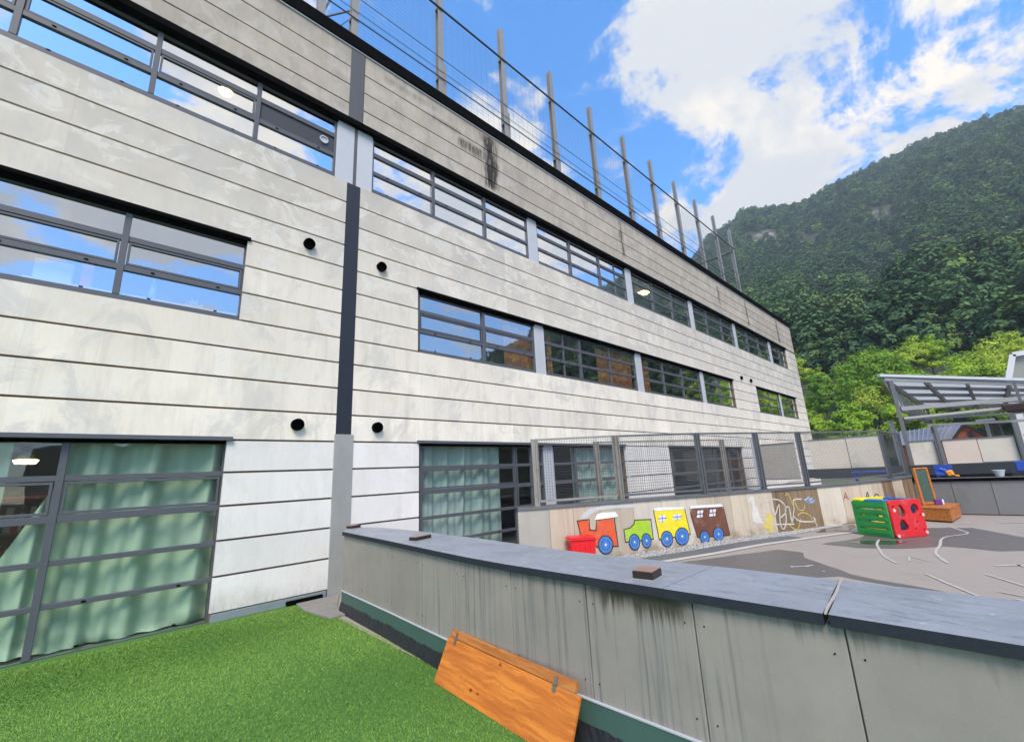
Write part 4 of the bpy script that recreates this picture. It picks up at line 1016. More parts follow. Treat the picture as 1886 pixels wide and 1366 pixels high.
# ------------------------------------------------------------------ play cube
def holed(name, m, outline, holes, thick, origin, ex, ey, parent, smooth_n=0):
    """flat panel with holes: outline in the (ex, ey) plane, extruded along ex x ey"""
    cu = bpy.data.curves.new(name, 'CURVE'); cu.dimensions = '2D'; cu.fill_mode = 'BOTH'; cu.extrude = thick / 2; cu.bevel_depth = .006; cu.bevel_resolution = 1
    for pts in [outline] + holes:
        sp = cu.splines.new('POLY'); sp.points.add(len(pts) - 1); sp.use_cyclic_u = True
        for i, p in enumerate(pts): sp.points[i].co = (p[0], p[1], 0, 1)
    o = bpy.data.objects.new('tmp', cu); COL.objects.link(o)
    dg = bpy.context.evaluated_depsgraph_get(); me = bpy.data.meshes.new_from_object(o.evaluated_get(dg))
    bpy.data.objects.remove(o); me.name = name
    ex = Vector(ex).normalized(); ey = Vector(ey).normalized(); Mx = Matrix((ex, ey, ex.cross(ey))).transposed().to_4x4()
    Mx.translation = Vector(origin) - parent.location
    me.transform(Mx); me.materials.clear(); me.materials.append(m)
    ob = bpy.data.objects.new(name, me); COL.objects.link(ob); ob.parent = parent; return ob
def rrect(x0, y0, x1, y1, r_, n=4):
    o = []
    for cx_, cy_, a0 in ((x1 - r_, y0 + r_, -90), (x1 - r_, y1 - r_, 0), (x0 + r_, y1 - r_, 90), (x0 + r_, y0 + r_, 180)):
        for k in range(n + 1): t = R(a0 + 90 * k / n); o.append((cx_ + r_ * math.cos(t), cy_ + r_ * math.sin(t)))
    return o
def circ(x, y, a, b=None, n=18): b = b or a; return [(x + a * math.cos(t), y + b * math.sin(t)) for t in np.linspace(0, 2 * math.pi, n, endpoint=False)]
F0 = Vector((13.62, 1.74, .015)); dR = Vector((.80, -.50, 0)).normalized(); dL = Vector((.50, .80, 0)).normalized()
SZ = .84
pc = thing('play_cube', 'red green yellow and blue plastic climbing cube with round holes on the playground', 'play cube', F0 + (dR + dL) * .4)
def plast(n, c): return mat(n, c, .42, var=.12, scale=5, bump=.08, dirt=tuple(.75 * q + .12 for q in c))
PR, PG, PY, PB = plast('red_toy_plastic', (.66, .02, .028)), plast('green_toy_plastic', (.012, .30, .06)), plast('yellow_toy_plastic', (.78, .62, .01)), plast('blue_toy_plastic', (.02, .16, .50))
UP = (0, 0, 1)
W = .92
holed('front_panel', PR, rrect(0, 0, W, SZ - .02, .07), [circ(.70, .60, .125), [(.20, .44), (.20, .62), (.24, .72), (.33, .72), (.40, .60), (.42, .44)], [(.16, .14), (.16, .30), (.24, .40), (.33, .38), (.42, .24), (.42, .14)], circ(.68, .31, .03), circ(.60, .16, .03), circ(.83, .46, .035), circ(.09, .68, .035), circ(.83, .12, .03)], .07, F0, dR, UP, pc)
holed('side_panel', PG, rrect(0, 0, SZ, SZ - .06, .03), [rrect(.10, .15, .74, .18, .014, 2), rrect(.10, .31, .50, .35, .014, 2), rrect(.12, .44, .28, .49, .014, 2), rrect(.56, .44, .70, .49, .014, 2), rrect(.10, .60, .74, .63, .014, 2)], .06, F0 + dL * .03, dL, UP, pc)
for z in (.10, .24, .40, .56, .69): MB().obox(F0 + dL * .42 - dR * .035 + Vector((0, 0, z)), dL, dR, UP, .36, .012, .042).build('slat', PG, pc, bevel=.008)
holed('back_panel', PY, rrect(0, 0, W, SZ, .07), [circ(.46, .42, .20)], .06, F0 + dL * SZ, dR, UP, pc)
holed('far_panel', PB, rrect(0, 0, SZ, SZ - .03, .05), [circ(.42, .50, .17)], .06, F0 + dR * W, dL, UP, pc)
MB().obox(F0 + dL * .34 + dR * .10 + Vector((0, 0, SZ - .035)), dL, dR, UP, .24, .10, .03).build('top_rail', PB, pc, bevel=.02)
MB().obox(F0 + dL * .74 + dR * .10 + Vector((0, 0, SZ - .03)), dL, dR, UP, .12, .11, .03).build('top_rail', PY, pc, bevel=.02)
M_KNOB = mat('pinkish_white_knob', (.72, .5, .42), .4)
for x, z in ((.06, .04), (W - .03, .07), (W - .02, .46), (.10, .60)):
    c = F0 + dR * x + Vector((0, 0, z)) - dL * .05; MB().tube(c, c + dL * .04, .035, .045, 12).build('knob', M_KNOB, pc, bevel=.0)

# ------------------------------------------------------------------ toy box with chalkboard lid
M_BOXW = pine_mat('orange_box_wood', (.56, .20, .04), (.36, .11, .02))
tb = thing('toy_box', 'orange wooden toy box with chalkboard lid standing open by the far wall', 'toy box', (17.9, 1.3, 0))
B0 = Vector((17.15, .90, .03)); bu = Vector((1.75, -.14, 0)).normalized(); bv = Vector((.35, .80, 0)).normalized()
bl, bw, bh = 1.75, .95, .36
def P_(a, b, z): v = B0 + bu * a + bv * b; return (v.x, v.y, z)
def bslab(a0, a1, b0, b1, z0, z1):
    mb = MB(); n = 0
    mb.v += [P_(a0, b0, z0), P_(a1, b0, z0), P_(a1, b1, z0), P_(a0, b1, z0), P_(a0, b0, z1), P_(a1, b0, z1), P_(a1, b1, z1), P_(a0, b1, z1)]
    mb.f += [(3, 2, 1, 0), (4, 5, 6, 7), (0, 1, 5, 4), (1, 2, 6, 5), (2, 3, 7, 6), (3, 0, 4, 7)]; return mb
bslab(0, .03, 0, bw, .04, bh).build('side_board', M_BOXW, tb, bevel=.004); bslab(bl - .03, bl, 0, bw, .04, bh).build('side_board', M_BOXW, tb, bevel=.004)
bslab(.03, bl - .03, 0, .03, .042, bh - .002).build('side_board', M_BOXW, tb, bevel=.004); bslab(.03, bl - .03, bw - .03, bw, .042, bh - .002).build('side_board', M_BOXW, tb, bevel=.004)
bslab(-.02, bl + .02, -.02, bw + .02, bh, bh + .028).build('lid', M_BOXW, tb, bevel=.004)
M_DARKB = mat('black_castor', (.02, .02, .02), .6)
for a in (.08, bl - .08):
    for b in (.08, bw - .08): MB().tube(P_(a, b, .0), P_(a, b, .04), .04, .04, 10).build('castor', M_DARKB, tb)
M_CHALK = mat('green_chalkboard', (.045, .085, .066), .75, var=.2, scale=6, dirt=(.10, .14, .12))
ep = [Vector((17.9, 1.47, .40)), Vector((18.3, 1.22, .40))]
chx = (ep[1] - ep[0]); hh = 1.02; tilt = Vector((.0, .02, 1.0)).normalized(); chn = chx.normalized().cross(tilt)
cb_ = MB().obox((ep[0] + ep[1]) / 2 + tilt * (hh / 2 + .02), chx, tilt, chn, chx.length / 2 * .86, hh / 2 * .93, .008); cb_.build('chalkboard', M_CHALK, tb)
fr_ = MB()
for e_ in ep: fr_.obox(e_ + tilt * (hh / 2 + .02), tilt, chx, chn, hh / 2 + .02, .035, .028)
fr_.obox((ep[0] + ep[1]) / 2 + tilt * (hh + .03), chx, tilt, chn, chx.length / 2 + .035, .022, .022)
fr_.obox((ep[0] + ep[1]) / 2 + tilt * .05, chx, tilt, chn, chx.length / 2 + .035, .03, .022)
fr_.build('chalkboard_frame', M_BOXW, tb, bevel=.004)
M_PURP = mat('purple_plastic', (.15, .05, .26), .4); 
tc_ = thing('toy_cube', 'small purple and white toy cube on top of the orange box', 'toy', P_(1.0, .35, bh + .03))
px_, py_, pz_ = P_(1.0, .35, bh + .0285)
MB().box(px_ - .09, px_ + .07, py_ - .07, py_ + .08, pz_, pz_ + .16).build('body', M_PURP, tc_, bevel=.012); MB().box(px_ - .06, px_ + .06, py_ - .105, py_ - .0705, pz_ + .01, pz_ + .15).build('face_plate', M_PAPER, tc_, bevel=.008)

# ------------------------------------------------------------------ far wall, ledge and toys
M_FARP = mat('far_grey_panel', (.175, .172, .168), .75, var=.12, scale=2.5, stretch=(1, 1, .4), dirt=(.12, .115, .11))
fw = thing('ledge_wall', 'low grey panel wall with a black ledge behind the toy box', 'wall', (19.5, 0, 0))
FX = 19.5
yj = [1.72, .84, -.01, -.86, -1.7, -2.6, -3.5]
for a, b in zip(yj[:-1], yj[1:]): MB().box(FX, FX + .02, b + .006, a - .006, .03, .99).build('wall_panel', M_FARP, fw, bevel=.003)
MB().box(FX + .021, FX + .3, -3.5, 1.9, 0, .985).build('wall_core', M_CORE, fw)
MB().box(FX - .05, FX + 3.0, -3.5, 2.2, 1.0, 1.10).build('ledge', M_BLACK, fw, bevel=.006)
M_EDGE = mat('grey_ledge_edge', (.22, .22, .23), .5); MB().box(FX - .065, FX - .051, -3.5, 1.3, 1.088, 1.106).build('ledge_trim', M_EDGE, fw)
MB().box(FX + 2.9, FX + 3.0, -3.5, 5.3, 1.10, 1.46).build('back_board', mat('dark_back_board', (.03, .035, .04), .7), fw)
M_SCRN = mat('pale_screen_board', (.64, .575, .47), .7, var=.09, scale=1.5, dirt=(.38, .38, .31)); M_SCRP = mat('pinkish_screen_board', (.68, .55, .45), .7, var=.07, scale=1.5)
gS = 'pale screen boards along the far ledge'
for a, b, z0, z1, m_, lab in ((1.80, 1.12, 1.48, 2.33, M_SCRN, 'pale screen board between the canopy corner post and the twin posts'), (.89, .02, 1.48, 2.31, M_SCRP, 'pinkish screen board right of the twin posts'), (-.0, -.86, 1.50, 2.30, M_SCRN, 'greenish beige screen board at the right end of the ledge'),
                              (3.72, 2.55, 1.10, 2.68, M_SCRN, 'tall pale screen board behind the mesh fence nearest the canopy'), (5.05, 3.75, 1.10, 2.67, M_SCRN, 'tall pale screen board in the middle behind the mesh fence'), (7.35, 5.6, 1.10, 2.63, M_GWG, 'grey screen board behind the fence close to the school wall'),
                              (-1.1, -1.95, 1.5, 2.3, M_SCRN, 'pale screen board beyond the right edge of the photo')):
    t = thing('screen_board', lab, 'screen', (22.5, (a + b) / 2, z0), gS)
    MB().box(22.5, 22.53, b, a, z0, z1).build('board', m_, t)
    MB().box(22.475, 22.54, b - .01, a + .01, z1 + .001, z1 + .035).build('rail', M_STEEL, t); MB().box(22.475, 22.54, b - .01, a + .01, z0 - .036, z0 - .001).build('rail', M_STEEL, t)
# toys on the ledge
def toy(name, lab, cat): return thing(name, lab, cat, (20, 0, 1.10), 'toys on the black ledge')
M_TB = mat('blue_toy', (.02, .07, .38), .4); M_TLB = mat('light_blue_toy', (.05, .28, .55), .4); M_TO = mat('orange_toy', (.75, .28, .02), .45); M_TW = mat('white_plastic', (.62, .66, .68), .35)
zL = 1.101
t = toy('toy_crate', 'light blue plastic toy crate on the ledge beside the mesh fence', 'crate'); MB().box(19.75, 20.2, 1.42, 1.60, zL, zL + .22).build('body', M_TLB, t, bevel=.02); MB().box(19.73, 20.22, 1.40, 1.62, zL + .221, zL + .25).build('rim', M_TLB, t, bevel=.008)
t = toy('toy_scooter', 'dark blue ride on toy with orange seat on the ledge', 'ride on toy')
MB().obox((19.75, 1.02, zL + .10), (0, 1, 0), (1, 0, .0), (0, .3, 1), .13, .12, .07).build('body', M_TB, t, bevel=.04)
MB().obox((19.75, .95, zL + .24), (0, 1, .5), (1, 0, 0), (0, -.5, 1), .10, .12, .05).build('backrest', M_TB, t, bevel=.03)
MB().obox((19.7, .80, zL + .13), (0, 1, -.3), (1, 0, 0), (0, .3, 1), .09, .10, .10).build('seat', M_TO, t, bevel=.04); MB().obox((19.7, .68, zL + .05), (0, 1, 0), (1, 0, 0), (0, 0, 1), .08, .06, .03).build('footrest', M_TO, t, bevel=.015)
for y in (.72, 1.08): MB().tube((19.6, y, zL + .04), (19.68, y, zL + .04), .04, .04, 12).build('wheel', M_DARKB, t)
t = toy('play_board', 'upright blue board behind the ride on toy', 'board'); MB().box(20.6, 20.66, .75, 1.2, zL, zL + .38).build('board', M_TB, t, bevel=.01); MB().box(20.58, 20.7, .78, .82, zL, zL + .1).box(20.58, 20.7, 1.12, 1.16, zL, zL + .1).build('foot', M_TB, t)
t = toy('tub', 'white plastic tub standing alone on the black ledge', 'tub')
tb_ = MB().tube((19.75, -.25, zL), (19.75, -.25, zL + .18), .085, .135, 20, caps=False); tb_.tube((19.75, -.25, zL + .17), (19.75, -.25, zL + .012), .125, .078, 20, caps=False); tb_.build('body', M_TW, t, smooth=True); MB().ring((19.75, -.25, zL + .178), (0, 0, 1), .145, .128, .012, 20).build('rim', M_TW, t)
t = toy('toy_crate', 'blue toy crate on a black base at the right edge', 'crate'); MB().box(20.0, 20.4, -.95, -.62, zL + .12, zL + .42).build('body', M_TB, t, bevel=.02); MB().box(19.9, 20.5, -1.1, -.5, zL, zL + .119).build('base', M_DARKB, t)
t = toy('toy_bench', 'low dark blue toy bench on the ledge behind the fence', 'bench'); MB().box(20.2, 20.5, 2.3, 3.4, 1.30, 1.36).build('seat', M_TB, t, bevel=.01)
for y in (2.4, 3.3): MB().box(20.25, 20.45, y - .03, y + .03, 1.0, 1.30).build('leg', M_TB, t)

# ------------------------------------------------------------------ canopy
cn = thing('canopy', 'steel canopy with translucent roof panels and truss beams over the far ledge', 'canopy', (23, 1, 1.1))
M_CANOPY = mat('pale_canopy_steel', (.27, .27, .268), .5, .1, var=.12, scale=6); M_CANOPYD = mat('grey_canopy_steel', (.15, .155, .16), .5, .1, var=.15, scale=6)
M_TRANS, nt_, out_ = new_mat('translucent_roof_sheet')
d_ = nt_.add('ShaderNodeBsdfDiffuse'); t_ = nt_.add('ShaderNodeBsdfTranslucent'); d_.inputs[0].default_value = (.72, .76, .78, 1); t_.inputs[0].default_value = (.82, .86, .88, 1)
mx_ = nt_.add('ShaderNodeMixShader'); mx_.inputs[0].default_value = .6; nt_.l.new(d_.outputs[0], mx_.inputs[1]); nt_.l.new(t_.outputs[0], mx_.inputs[2]); nt_.l.new(mx_.outputs[0], out_.inputs[0])
FL = Vector((22.5, 2.05, 4.93)); FR_ = Vector((25.5, -1.66, 4.37)); BL_ = Vector((28.97, 1.36, 4.14)); BR_ = Vector((29.97, -1.28, 3.92))
FR_ = FL + (FR_ - FL) * 1.5; BR_ = BL_ + (BR_ - BL_) * 1.6
def cpt(a, b): return (FL.lerp(FR_, a)).lerp(BL_.lerp(BR_, a), b)
na, nb = 5, 4
for i in range(na):
    for j in range(nb):
        q = [cpt(i / na + .004, j / nb + .004), cpt((i + 1) / na - .004, j / nb + .004), cpt((i + 1) / na - .004, (j + 1) / nb - .004), cpt(i / na + .004, (j + 1) / nb - .004)]
        mb = MB(); mb.quad(*q); mb.quad(*[v + Vector((0, 0, .02)) for v in q]); mb.build('roof_sheet', M_TRANS, cn)
for j in range(nb + 1): MB().bar(cpt(0, j / nb) - Vector((0, 0, .09)), cpt(1, j / nb) - Vector((0, 0, .09)), .09, .14).build('purlin', M_CANOPY, cn)
for i in range(na + 1): MB().bar(cpt(i / na, 0) - Vector((0, 0, .13)), cpt(i / na, 1) - Vector((0, 0, .13)), .10, .20).build('rafter', M_CANOPYD, cn)
MB().bar(FL + Vector((-.12, .12, .07)), FR_ + Vector((-.12, 0, .07)), .16, .10).build('gutter', M_FRAMEL, cn)
# side truss under the left edge
T0 = FL - Vector((0, 0, .25)); T1 = BL_ - Vector((0, 0, .2)); U0 = Vector((22.6, 1.82, 3.62)); U1 = Vector((28.9, 1.42, 3.30))
MB().bar(U0, U1, .09, .12).build('truss_chord', M_CANOPYD, cn)
for k in range(9):
    a = k / 9; MB().bar(T0.lerp(T1, a), U0.lerp(U1, a + .5 / 9), .05).bar(U0.lerp(U1, a + .5 / 9), T0.lerp(T1, a + 1 / 9), .05).build('truss_web', M_CANOPY, cn)
MB().bar((22.6, 1.80, 3.62), (25.6, -1.66, 3.75), .12, .16).build('tie_beam', M_CANOPY, cn)
MB().tube((22.6, 1.79, 3.22), (25.0, -1.6, 3.40), .07, .07, 12).build('tie_pipe', M_CANOPY, cn)
MB().bar((24.6, 1.28, 3.0), (26.4, -1.5, 2.95), .08, .10).build('tie_beam', M_CANOPY, cn)
MB().bar((26.0, 1.3, 3.35), (27.2, -1.6, 3.3), .07, .08).build('tie_beam', M_CANOPY, cn)
for x, y, z0, z1, w in ((22.55, 1.86, 1.101, 4.75, .12), (22.42, .97, 1.101, 2.9, .10), (22.42, 1.06, 1.101, 2.6, .05), (22.42, -.98, 1.101, 2.75, .12), (29.0, 1.35, 0, 4.0, .12)):
    MB().box(x - w / 2, x + w / 2, y - w / 2, y + w / 2, z0, z1).build('post', M_CANOPYD, cn, bevel=.008)
MB().obox((24.6, -1.45, 3.35), (.3, 1, .0), (1, -.3, 0), (0, .25, 1), .45, .5, .16).build('rolled_awning', mat('rusty_dark_awning', (.05, .032, .024), .7, var=.4), cn, bevel=.06)
MB().bar((24.3, -1.35, 4.3), (24.4, -1.38, 3.5), .08).build('hanger', M_CANOPYD, cn)
po = thing('lamp_post', 'pale post with a white flat cap right of the brick house', 'post', (27, -.36, 0))
MB().tube((27, -.37, 0), (27, -.40, 3.08), .07, .06, 12).build('pole', M_CANOPY, po); MB().obox((27, -.40, 3.13), (1, 0, 0), (0, 1, 0), (0, 0, 1), .2, .28, .035).build('cap', M_TW, po, bevel=.02)
po = thing('fence_post', 'short grey post left of the canopy corner above the fence', 'post', (23, 2.2, 0)); MB().box(22.93, 23.07, 2.14, 2.28, 0, 3.2).build('pole', M_CANOPY, po); MB().box(22.91, 23.09, 2.12, 2.3, 3.201, 3.23).build('cap', M_CANOPY, po)

# white framed gable at the right edge
wg = thing('white_building', 'white framed gable of a building at the right edge behind the canopy', 'building', (32, -2.2, 0))
M_WG = mat('white_frame_paint', (.62, .62, .62), .6, var=.06); M_WGP = mat('grey_green_cladding', (.30, .31, .27), .7, var=.1)
k = 32 / 22.5
def wq(y, z): return (32, y * k, EYE + (z - EYE) * k)
q = [wq(-1.16, 4.2), wq(-1.43, 5.03), wq(-1.9, 5.03), wq(-3.4, 2.8), wq(-3.4, 0.4), wq(-1.1, .4)]
wm_ = MB(); nq = len(q); wm_.v = [(x + .05, y, z) for x, y, z in q] + [(x + 7.9, y, z) for x, y, z in q]; wm_.f = [tuple(range(nq)), tuple(reversed(range(nq, 2 * nq)))] + [(k_, (k_ + 1) % nq, nq + (k_ + 1) % nq, nq + k_) for k_ in range(nq)]; wm_.build('wall', M_WGP, wg)
fr_ = MB()
for a, b in zip(q[:3], q[1:4]): fr_.bar(a, b, .22, .28, (1, 0, 0))
fr_.bar(q[5], q[0], .22, .28, (1, 0, 0)); fr_.build('frame', M_WG, wg)
rq = [(x, y + .03, z + .04) for x, y, z in q[:3]]; rm_ = MB(); rm_.v = rq + [(40, y, z) for x, y, z in rq]; rm_.f = [(0, 1, 4, 3), (1, 2, 5, 4)]; rm_.build('roof', M_WG, wg)

# brick house
M_BRICK, nt_, out_ = new_mat('red_brick')
pos_ = nt_.add('ShaderNodeNewGeometry').outputs['Position']; br = nt_.add('ShaderNodeTexBrick'); nt_.put(br.inputs['Vector'], nt_.comb(nt_.sep(pos_)[1], nt_.sep(pos_)[2], 0))
br.inputs['Scale'].default_value = 4; br.inputs['Color1'].default_value = (.46, .13, .06, 1); br.inputs['Color2'].default_value = (.34, .085, .04, 1); br.inputs['Mortar'].default_value = (.33, .2, .14, 1)
principled(nt_, out_, br.outputs[0], .85)
bh_ = thing('brick_house', 'small red brick house with grey standing seam roof beyond the screens', 'house', (42, 2, 0))
hx = 42.0
def hp(az, el, rr=hx): return Vector((math.sin(R(az)) * rr, math.cos(R(az)) * rr, EYE + math.tan(R(el)) * rr))
A = hp(89.45, 2.42); GL = hp(88.5, 1.25); GR = hp(90.55, 1.25); A2 = hp(84.4, 2.15, 47); GL2 = hp(84.4, .9, 44.5); GR2 = GR + (A2 - A)
M_SEAM = mat('grey_seam_roof', (.30, .31, .35), .4, .35, var=.1, scale=1)
z0_ = -.1
MB().poly([GL, A, GR, (GR.x, GR.y, z0_), (GL.x, GL.y, z0_)]).quad(GL, GL2, (GL2.x, GL2.y, z0_), (GL.x, GL.y, z0_)).quad(GR, GR2, (GR2.x, GR2.y, z0_), (GR.x, GR.y, z0_)).build('wall', M_BRICK, bh_)
up_ = Vector((-.05, 0, .06)); rf = MB().quad(GL + up_ + Vector((-.25, 0, -.08)), A + up_, A2 + up_, GL2 + up_ + Vector((-.25, 0, -.08))).quad(A + up_, GR + up_ + Vector((0, -.2, -.1)), GR2 + up_ + Vector((0, -.2, -.1)), A2 + up_).build('roof', M_SEAM, bh_)
for k in range(15):
    t = k / 14; a = (GL + Vector((-.25, 0, -.08))).lerp(GL2 + Vector((-.25, 0, -.08)), t) + up_; b = A.lerp(A2, t) + up_
    MB().bar(a + Vector((0, 0, .03)), b + Vector((0, 0, .03)), .05, .09).build('seam', M_SEAM, rf)
MB().bar(A + up_ + Vector((-.1, 0, 0)), GR + up_ + Vector((-.1, -.2, -.1)), .12, .16).bar(A + up_ + Vector((-.1, 0, 0)), GL + up_ + Vector((-.3, 0, -.08)), .1, .1).build('verge_board', M_DARKB, bh_)
c = hp(89.7, 1.55, hx - .1); MB().obox(c, (0, 1, 0), (1, 0, 0), (0, 0, 1), .08, .05, .22).build('vent', M_DARKB, bh_)

# ------------------------------------------------------------------ mountain
EL = [(30, 8), (55, 10), (62, 15), (66, 20), (69, 24.5), (71, 26.4), (73.7, 27.2), (75, 27.9), (76.3, 28.1), (79.6, 27.2), (81.3, 26.9), (84.6, 27.6), (88.1, 27.9), (92.6, 28.2), (96.3, 27.8), (99.1, 27.2), (110, 26), (118, 24.5), (124, 22.5), (130, 19.5), (136, 16.5), (141, 13.5), (150, 9), (165, 5), (185, 3)]
def ridge_el(a): return float(np.interp(a, [e[0] for e in EL], [e[1] for e in EL]))
R0, RR = 62.0, 520.0
def terrain(az, rr):
    H = RR * math.tan(R(ridge_el(az)))
    t = (rr - R0) / (RR - R0); x, y = math.sin(R(az)) * rr, math.cos(R(az)) * rr
    if t <= 0: return -.12
    if t <= 1:
        p = .62 * t + .38 * t ** 1.7
        v = Vector((x * .008, y * .008, 1.3)); nz_ = mnoise.noise(v) * 26 + mnoise.noise(v * 2.7) * 11 + mnoise.noise(v * 6.1) * 4
        gul = -16 * math.exp(-((az - 91 + 7 * (1 - t)) / 2.0) ** 2) * t * (1 - t) * 4
        return H * p + (nz_ + gul) * min(1, t * 3.5) * min(1, (1 - t) * 3.0)
    return H * (1 - (t - 1) * 0.9)
azs = np.arange(30, 186, 1.2); rs = np.concatenate([np.linspace(R0 - 2, RR, 60), [RR + 25, RR + 80, RR + 200]])
V = [(math.sin(R(a)) * q, math.cos(R(a)) * q, terrain(a, q)) for a in azs for q in rs]
nr = len(rs); Fq = [(i * nr + j, i * nr + j + 1, (i + 1) * nr + j + 1, (i + 1) * nr + j) for i in range(len(azs) - 1) for j in range(nr - 1)]
M_ROCK, nt_, out_ = new_mat('mountain_rock')
pos_ = nt_.add('ShaderNodeNewGeometry').outputs['Position']
n1_ = nt_.noise(pos_, .03, 8, .65); n2_ = nt_.noise(pos_, .35, 6, .7)
c_ = nt_.mix(nt_.mr(n2_, .35, .65), (.028, .042, .02), (.05, .06, .034)); c_ = nt_.mix(nt_.mr(n1_, .56, .66), c_, nt_.mix(n2_, (.15, .14, .125), (.30, .26, .21)))
principled(nt_, out_, c_, .95, 0, nt_.bump(n2_, .6, 1.5))
mb = MB(); mb.v = V; mb.f = Fq; struct(mb.build('mountain', M_ROCK, smooth=True))

# ------------------------------------------------------------------ trees
def leaf_mat(name, cols, tr=.25):
    m, nt, out = new_mat(name)
    oi = nt.add('ShaderNodeObjectInfo'); rnd = oi.outputs['Random']; isl = nt.add('ShaderNodeNewGeometry').outputs['Random Per Island']
    cr = nt.add('ShaderNodeValToRGB'); nt.l.new(rnd, cr.inputs[0])
    cr.color_ramp.elements[0].color = (*cols[0], 1); cr.color_ramp.elements[1].color = (*cols[-1], 1)
    for i, c in enumerate(cols[1:-1]): e = cr.color_ramp.elements.new((i + 1) / (len(cols) - 1)); e.color = (*c, 1)
    sc = nt.vmath('SCALE', cr.outputs[0]); nt.put(sc.node.inputs[0], cr.outputs[0]); nt.put(sc.node.inputs['Scale'], nt.math('ADD', .65, nt.math('MULTIPLY', isl, .7)))
    d = nt.add('ShaderNodeBsdfDiffuse'); nt.l.new(sc, d.inputs[0]); t = nt.add('ShaderNodeBsdfTranslucent'); nt.l.new(sc, t.inputs[0])
    mx = nt.add('ShaderNodeMixShader'); mx.inputs[0].default_value = tr; nt.l.new(d.outputs[0], mx.inputs[1]); nt.l.new(t.outputs[0], mx.inputs[2]); nt.l.new(mx.outputs[0], out.inputs[0])
    return m
LEAF_DARK = leaf_mat('dark_forest_leaves', [(.054, .102, .050), (.068, .126, .060), (.086, .152, .066), (.112, .186, .068), (.165, .25, .07)], .15)
LEAF_MID = leaf_mat('mid_green_leaves', [(.10, .20, .042), (.145, .27, .05), (.20, .34, .055), (.27, .39, .065)], .3)
LEAF_BRIGHT = leaf_mat('bright_green_leaves', [(.24, .40, .05), (.33, .50, .06), (.41, .55, .07), (.48, .57, .10)], .35)
M_BARK = mat('bark', (.09, .07, .055), .9, var=.3, scale=6, bump=.5)
def crown_mesh(name, m, rx, rz, zc, nclump, nleaf, ls, seed, pointy=0.0):
    g = np.random.default_rng(seed)
    d = g.normal(size=(nclump, 3)); d /= np.linalg.norm(d, axis=1)[:, None]; d[:, 2] = np.where(d[:, 2] < -.55, -d[:, 2], d[:, 2])
    rad = g.uniform(.45, 1.0, nclump) ** .6
    lump = 1 + .28 * np.sin(d[:, 0] * 4 + seed) * np.cos(d[:, 1] * 3 + seed * 2)
    cc = d * np.array([rx, rx, rz]) * (rad * lump)[:, None]
    if pointy: cc[:, :2] *= (1 - pointy * np.clip((cc[:, 2] / rz + 1) / 2, 0, 1))[:, None]
    cr_ = g.uniform(.20, .36, nclump) * rx
    C = np.repeat(cc, nleaf, 0); RRr = np.repeat(cr_, nleaf); D_ = np.repeat(d, nleaf, 0); n = len(C)
    o_ = g.normal(size=(n, 3)); o_ /= np.linalg.norm(o_, axis=1)[:, None]
    p = C + o_ * (RRr * g.uniform(.5, 1.05, n))[:, None] * np.array([1, 1, .75]); p[:, 2] += zc
    nn = o_ * .8 + D_ * .5 + np.array([0, 0, .55]) + g.normal(size=(n, 3)) * .35; nn /= np.linalg.norm(nn, axis=1)[:, None]
    t = np.cross(nn, g.normal(size=(n, 3))); t /= np.linalg.norm(t, axis=1)[:, None]; b = np.cross(nn, t)
    s = g.uniform(.6, 1.3, n)[:, None] * ls
    V = np.stack([p - t * s - b * s * .5, p + t * s - b * s * .6, p + t * s * .7 + b * s * .6, p - t * s * .8 + b * s * .55], 1)
    o = np_mesh(name, V.reshape(-1, 3), np.arange(n * 4).reshape(-1, 4), m); me = o.data
    return o
def trunk_mb(h, r_, rx, seed):
    rn = random.Random(seed); mb = MB(); p = Vector((0, 0, -.5)); top = Vector((rn.uniform(-.3, .3), rn.uniform(-.3, .3), h))
    mb.tube(p, p.lerp(top, .5), r_, r_ * .75, 8); mb.tube(p.lerp(top, .5), top, r_ * .75, r_ * .3, 8)
    for k in range(5):
        s = p.lerp(top, .45 + .1 * k); a = rn.uniform(0, 6.28); mb.tube(s, s + Vector((math.cos(a) * rx * .6, math.sin(a) * rx * .6, h * .22)), r_ * .35, r_ * .12, 6)
    return mb
NEAR = []
for i, (m_, rx, rz, h) in enumerate(((LEAF_MID, 3.3, 3.6, 7.0), (LEAF_BRIGHT, 3.0, 3.2, 6.2), (LEAF_BRIGHT, 2.6, 3.6, 6.6), (LEAF_MID, 2.5, 4.2, 8.0), (LEAF_BRIGHT, 3.8, 2.9, 5.6))):
    cmesh = crown_mesh('crown', m_, rx, rz, h, 60, 120, .125, 40 + i)
    tm = trunk_mb(h * .9, .2, rx, i).build('trunk', M_BARK)
    NEAR.append((cmesh.data, tm.data, m_)); bpy.data.objects.remove(cmesh); bpy.data.objects.remove(tm)
NK = ['mid green round tree', 'bright green low tree', 'bright yellow green slim tree', 'mid green tall tree', 'bright green spreading tree']
rt = random.Random(5)
spots = []
for a0 in np.arange(75.2, 101, 1.55):
    for rr_ in (66, 80):
        a = a0 + rt.uniform(-.6, .6); q = rr_ + rt.uniform(-7, 7)
        if rt.random() < (.95 if rr_ < 110 else .6): spots.append((a, q))
rows = {}
for a, q in sorted(spots):
    rows.setdefault(0 if q < 75 else 1 if q < 91 else 2 if q < 111 else 3, []).append((a, q))
ORD = 'first second third fourth fifth sixth seventh eighth ninth tenth eleventh twelfth thirteenth fourteenth fifteenth sixteenth seventeenth eighteenth nineteenth twentieth'.split()
